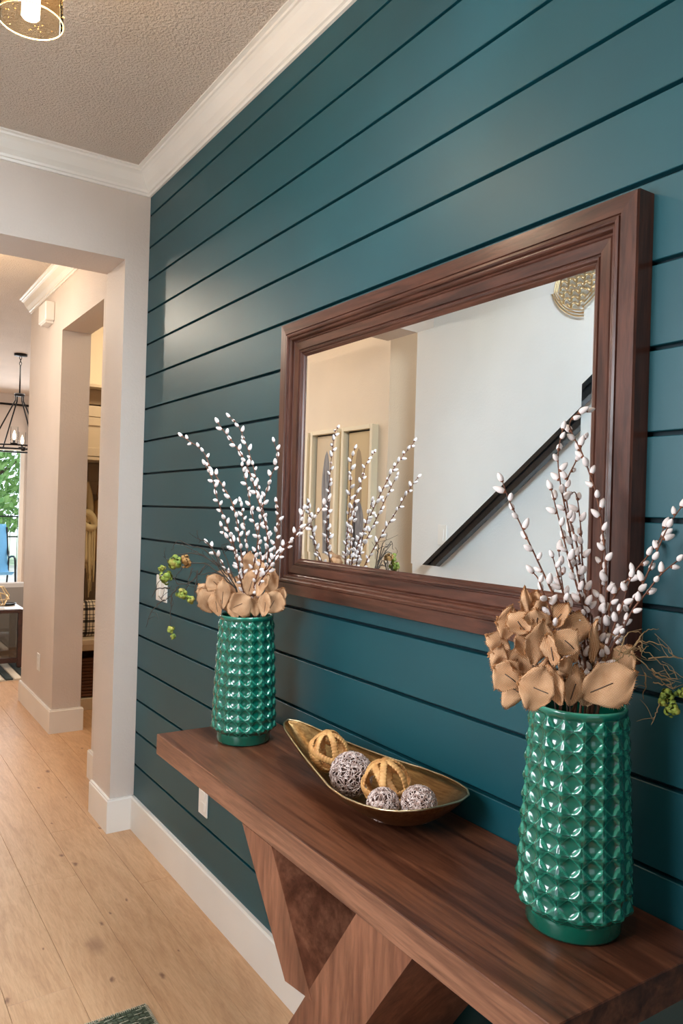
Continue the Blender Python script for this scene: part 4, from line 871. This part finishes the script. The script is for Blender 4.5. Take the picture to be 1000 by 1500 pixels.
for a,b in (((tx0+.05,ty0+.005,zb_+.045),(tx1-.05,ty0+.045,zb_+.09)),((tx0+.05,ty1-.045,zb_+.045),(tx1-.05,ty1-.005,zb_+.09)),((tx1-.045,ty0+.05,zb_+.045),(tx1-.005,ty1-.05,zb_+.09)),((tx0+.005,ty0+.05,zb_+.045),(tx0+.045,ty1-.05,zb_+.09))): q=MB(); q.box(a,b,.002); part(q,'lower_rail',M_DARKWOOD,tb)
M_DKGLASS=glass('dark_glass',(.42,.42,.42,1),.5)
box('glass_panel',(tx0+.05,ty0+.018,zb_+.09),(tx1-.05,ty0+.022,th-.03),M_DKGLASS,tb); box('glass_panel',(tx1-.022,ty0+.05,zb_+.09),(tx1-.018,ty1-.05,th-.03),M_DKGLASS,tb)
box('stone_top_inset',(tx0+.02,ty0+.02,th),(tx1-.02,ty1-.02,th+.004),paint('inset_stone',(196,186,176),.3),tb)
kn=empty('gold_knot_ornament',(.06,7.62,th+.004),'open gold geometric knot ornament on the dark display table','ornament')
oc=Vector((.055,7.62,th+.004+.103))
for k,(rx,rz) in enumerate(((1.35,.2),(1.2,1.25),(1.4,2.2),(.35,.6))):
    q=MB(); M_=Matrix.Rotation(rz,3,'Z')@Matrix.Rotation(rx,3,'X'); q.tube([oc+M_@Vector((cos(a*pi/3)*.098,sin(a*pi/3)*.098,0)) for a in range(6)],.006,8,closed=True,smooth=False); part(q,'gold_ring',M_BRIGHTGOLD,kn)
tr=empty('black_tray',(.15,7.70,th+.004),'small black tray beside the gold ornament','tray')
q=MB(); q.lathe([(.001,.0),(.07,.001),(.085,.016),(.088,.018),(.08,.008),(.001,.005)],(.150,7.76,th+.004),24); part(q,'tray_dish',M_BLACK,tr)
so=empty('grey_sofa',(-.4,9.3,0),'grey upholstered sofa with its back to the hall in the far room','sofa')
for nm,a,b,bv in (('sofa_back',(-1.6,9.0,.10),(.80,9.22,.63),.04),('sofa_arm',(.60,9.22,.10),(.80,9.95,.52),.04),('sofa_arm',(-1.6,9.22,.10),(-1.4,9.95,.52),.04),('seat_base',(-1.4,9.22,.10),(.60,9.93,.32),.02),('seat_cushion',(-1.39,9.24,.32),(-.41,9.95,.45),.04),('seat_cushion',(-.40,9.24,.32),(.59,9.95,.45),.04)):
    q=MB(); q.box(a,b,bv); part(q,nm,M_GREYSOFA,so)
for x,y in ((-1.5,9.06),(.72,9.06),(-1.5,9.88),(.72,9.88)): q=MB(); q.lathe([(.02,0),(.026,.10)],(x,y,0),12); q.lathe([(.001,0),(.02,0)],(x,y,0),12); part(q,'leg',M_DARKWOOD,so)
# curtain rod and curtain
cr=empty('curtain_rod',(.2,11.68,2.94),'black curtain rod above the far window','curtain rod')
q=MB(); q.tube([(-2.0,11.70,2.915),(1.40,11.70,2.915)],.016,10); part(q,'rod',M_BLACK,cr)
q=MB(); q.tube([(1.40,11.70,2.915),(1.42,11.70,2.915),(1.46,11.70,2.915)],[.02,.03,.012],10); part(q,'finial',M_BLACK,cr)
q=MB(); q.box((1.28,11.69,2.90),(1.30,11.80,2.92)); part(q,'bracket',M_BLACK,cr)
cu=MB(); cu.grid(lambda u,v:Vector((1.06+.30*u,11.70+.028*sin(u*34),.03+2.885*v)),60,4); o=cu.build('white_curtain',paint('curtain_white',(236,234,232),.9)); tag(o,'white curtain hanging from the black rod at the right of the far window','curtain'); o.modifiers.new('t','SOLIDIFY').thickness=.003
# chandelier
ch=empty('chandelier',(.36,8.57,CZ),'black ring chandelier with glass candle shades in the far room','chandelier')
cx,cy=.36,8.57
q=MB(); q.lathe([(.0,CZ-.001),(.065,CZ-.002),(.065,CZ-.022),(.0,CZ-.026)],(cx,cy,0),24); part(q,'canopy',M_BLACK,ch)
for k in range(3):
    q=MB(); z=CZ-.040-k*.030; M_=Matrix.Rotation((k%2)*pi/2,3,'Z'); q.tube([Vector((cx,cy,z))+M_@Vector((cos(a*pi/6)*.011,0,sin(a*pi/6)*.019)) for a in range(12)],.0035,5,closed=True); part(q,'chain_link',M_BLACK,ch)
q=MB(); q.tube([(cx,cy,CZ-.115),(cx,cy,2.66)],.008,8); part(q,'stem',M_BLACK,ch)
q=MB(); q.lathe([(.0,2.665),(.052,2.66),(.052,2.635),(.0,2.63)],(cx,cy,0),20); part(q,'hub',M_BLACK,ch)
RR=.29
for zz in (2.105,2.065):
    q=MB(); q.tube([(cx+RR*cos(a*pi/24),cy+RR*sin(a*pi/24),zz) for a in range(48)],.009,6,closed=True); part(q,'ring',M_BLACK,ch)
for k in range(4):
    a=radians(20+90*k); q=MB(); q.tube([(cx+.045*cos(a),cy+.045*sin(a),2.635),(cx+.045*cos(a),cy+.045*sin(a),2.585),(cx+RR*cos(a),cy+RR*sin(a),2.11)],.007,6); part(q,'arm',M_BLACK,ch)
for k in range(6):
    a=radians(12+60*k); x,y=cx+RR*cos(a),cy+RR*sin(a)
    q=MB(); q.lathe([(.0,2.110),(.035,2.112),(.035,2.120),(.012,2.125),(.012,2.15),(.0,2.15)],(x,y,0),14); cp=part(q,'candle_cup',M_BLACK,ch)
    q=MB(); q.lathe([(.036,2.122),(.036,2.29)],(x,y,0),18); part(q,'glass_cylinder',M_GLASS,ch)
    q=MB(); q.lathe([(.001,2.15),(.014,2.165),(.017,2.19),(.010,2.225),(.001,2.25)],(x,y,0),12); part(q,'candle_bulb',M_BULB2,ch)

# ------------------------------------------------------------------ outdoors
struct(box('ground',(-14,12.0,-.10),(16,40,-.02),M_GRASS))
struct(box('trim_5',(-6,11.96,-.09),(8,20.0,-.005),M_PATIO)).name='ground_patio'
def tree(x,y,h,sp,label,seed):
    rr=random.Random(seed); root=empty('tree',(x,y,-.02),label,'tree')
    q=MB(); q.tube([(x,y,-.02),(x+.1,y,h*.3),(x-.05,y,h*.6)],[.16,.12,.05],8)
    for k in range(7):
        a=rr.uniform(0,6.3); z=h*rr.uniform(.25,.55); q.tube([(x,y,z),(x+cos(a)*sp*.5,y+sin(a)*sp*.5,z+h*.15),(x+cos(a)*sp*.9,y+sin(a)*sp*.8,z+h*.22)],[.06,.035,.012],5)
    part(q,'trunk',M_BARK,root)
    q=MB()
    for k in range(7500):
        a=rr.uniform(0,6.3); r_=sp*math.sqrt(rr.random()); z=h*.12+h*.88*rr.random(); f=(1-abs((z-h*.45)/(h*.62))**2.5); r_*=max(.1,f)
        p=Vector((x+r_*cos(a),y+r_*sin(a),z)); d=Vector((rr.gauss(0,1),rr.gauss(0,1),rr.gauss(0,1))).normalized(); e=d.orthogonal().normalized(); g=d.cross(e); s_=.12
        q.add([p-e*s_,p+g*s_*.5,p+e*s_,p-g*s_*.5],[(0,1,2,3)])
    o=part(q,'crown',M_LEAF,root); tag(o,kind='stuff')
tree(1.6,21.5,6.5,3.0,'leafy green tree beyond the patio seen through the far window',1)
tree(7.8,26,7,2.8,'leafy green tree further right beyond the lawn',2)
tree(-5.2,24,7,2.8,'leafy green tree left of the one in the window centre',3)
fc=empty('garden_fence',(1,18.2,0),'thin black metal garden fence behind the patio','fence')
for z in (.75,1.20): q=MB(); q.box((-5,18.19,z),(7,18.22,z+.03)); part(q,'fence_rail',M_BLACK,fc)
for k in range(80): x=-5+k*.152; q=MB(); q.box((x,18.20,-.02),(x+.009,18.209,1.25)); part(q,'picket',M_BLACK,fc)
pc=empty('patio_chair',(.95,13.5,0),'blue sling patio chair with dark curved arms outside the far window','chair')
for x in (.66,1.20):
    q=MB(); q.tube(smooth_path([(x,13.05,.0),(x,13.10,.35),(x,13.18,.62),(x,13.45,.64),(x,13.70,.62),(x,13.86,.80),(x,13.95,1.10)],5),.016,8); part(q,'arm_frame',M_BLACK,pc)
    q=MB(); q.tube(smooth_path([(x,13.70,.62),(x,13.76,.35),(x,13.9,.0)],5),.014,8); part(q,'leg',M_BLACK,pc)
q=MB(); q.grid(lambda u,v:Vector((.67+.52*u,13.15+.55*min(v*2,1)+.28*max(0,v*2-1),.40-.06*sin(pi*min(1,v*2))+.75*max(0,v*2-1))),8,20); o=part(q,'sling',M_BLUE,pc); o.modifiers.new('t','SOLIDIFY').thickness=.01
sun=bpy.data.lights.new('sun','SUN'); sun.energy=3.5; sun.angle=.01; so_=bpy.data.objects.new('sun',sun); COL.objects.link(so_); so_.rotation_euler=(radians(-38),radians(12),0)
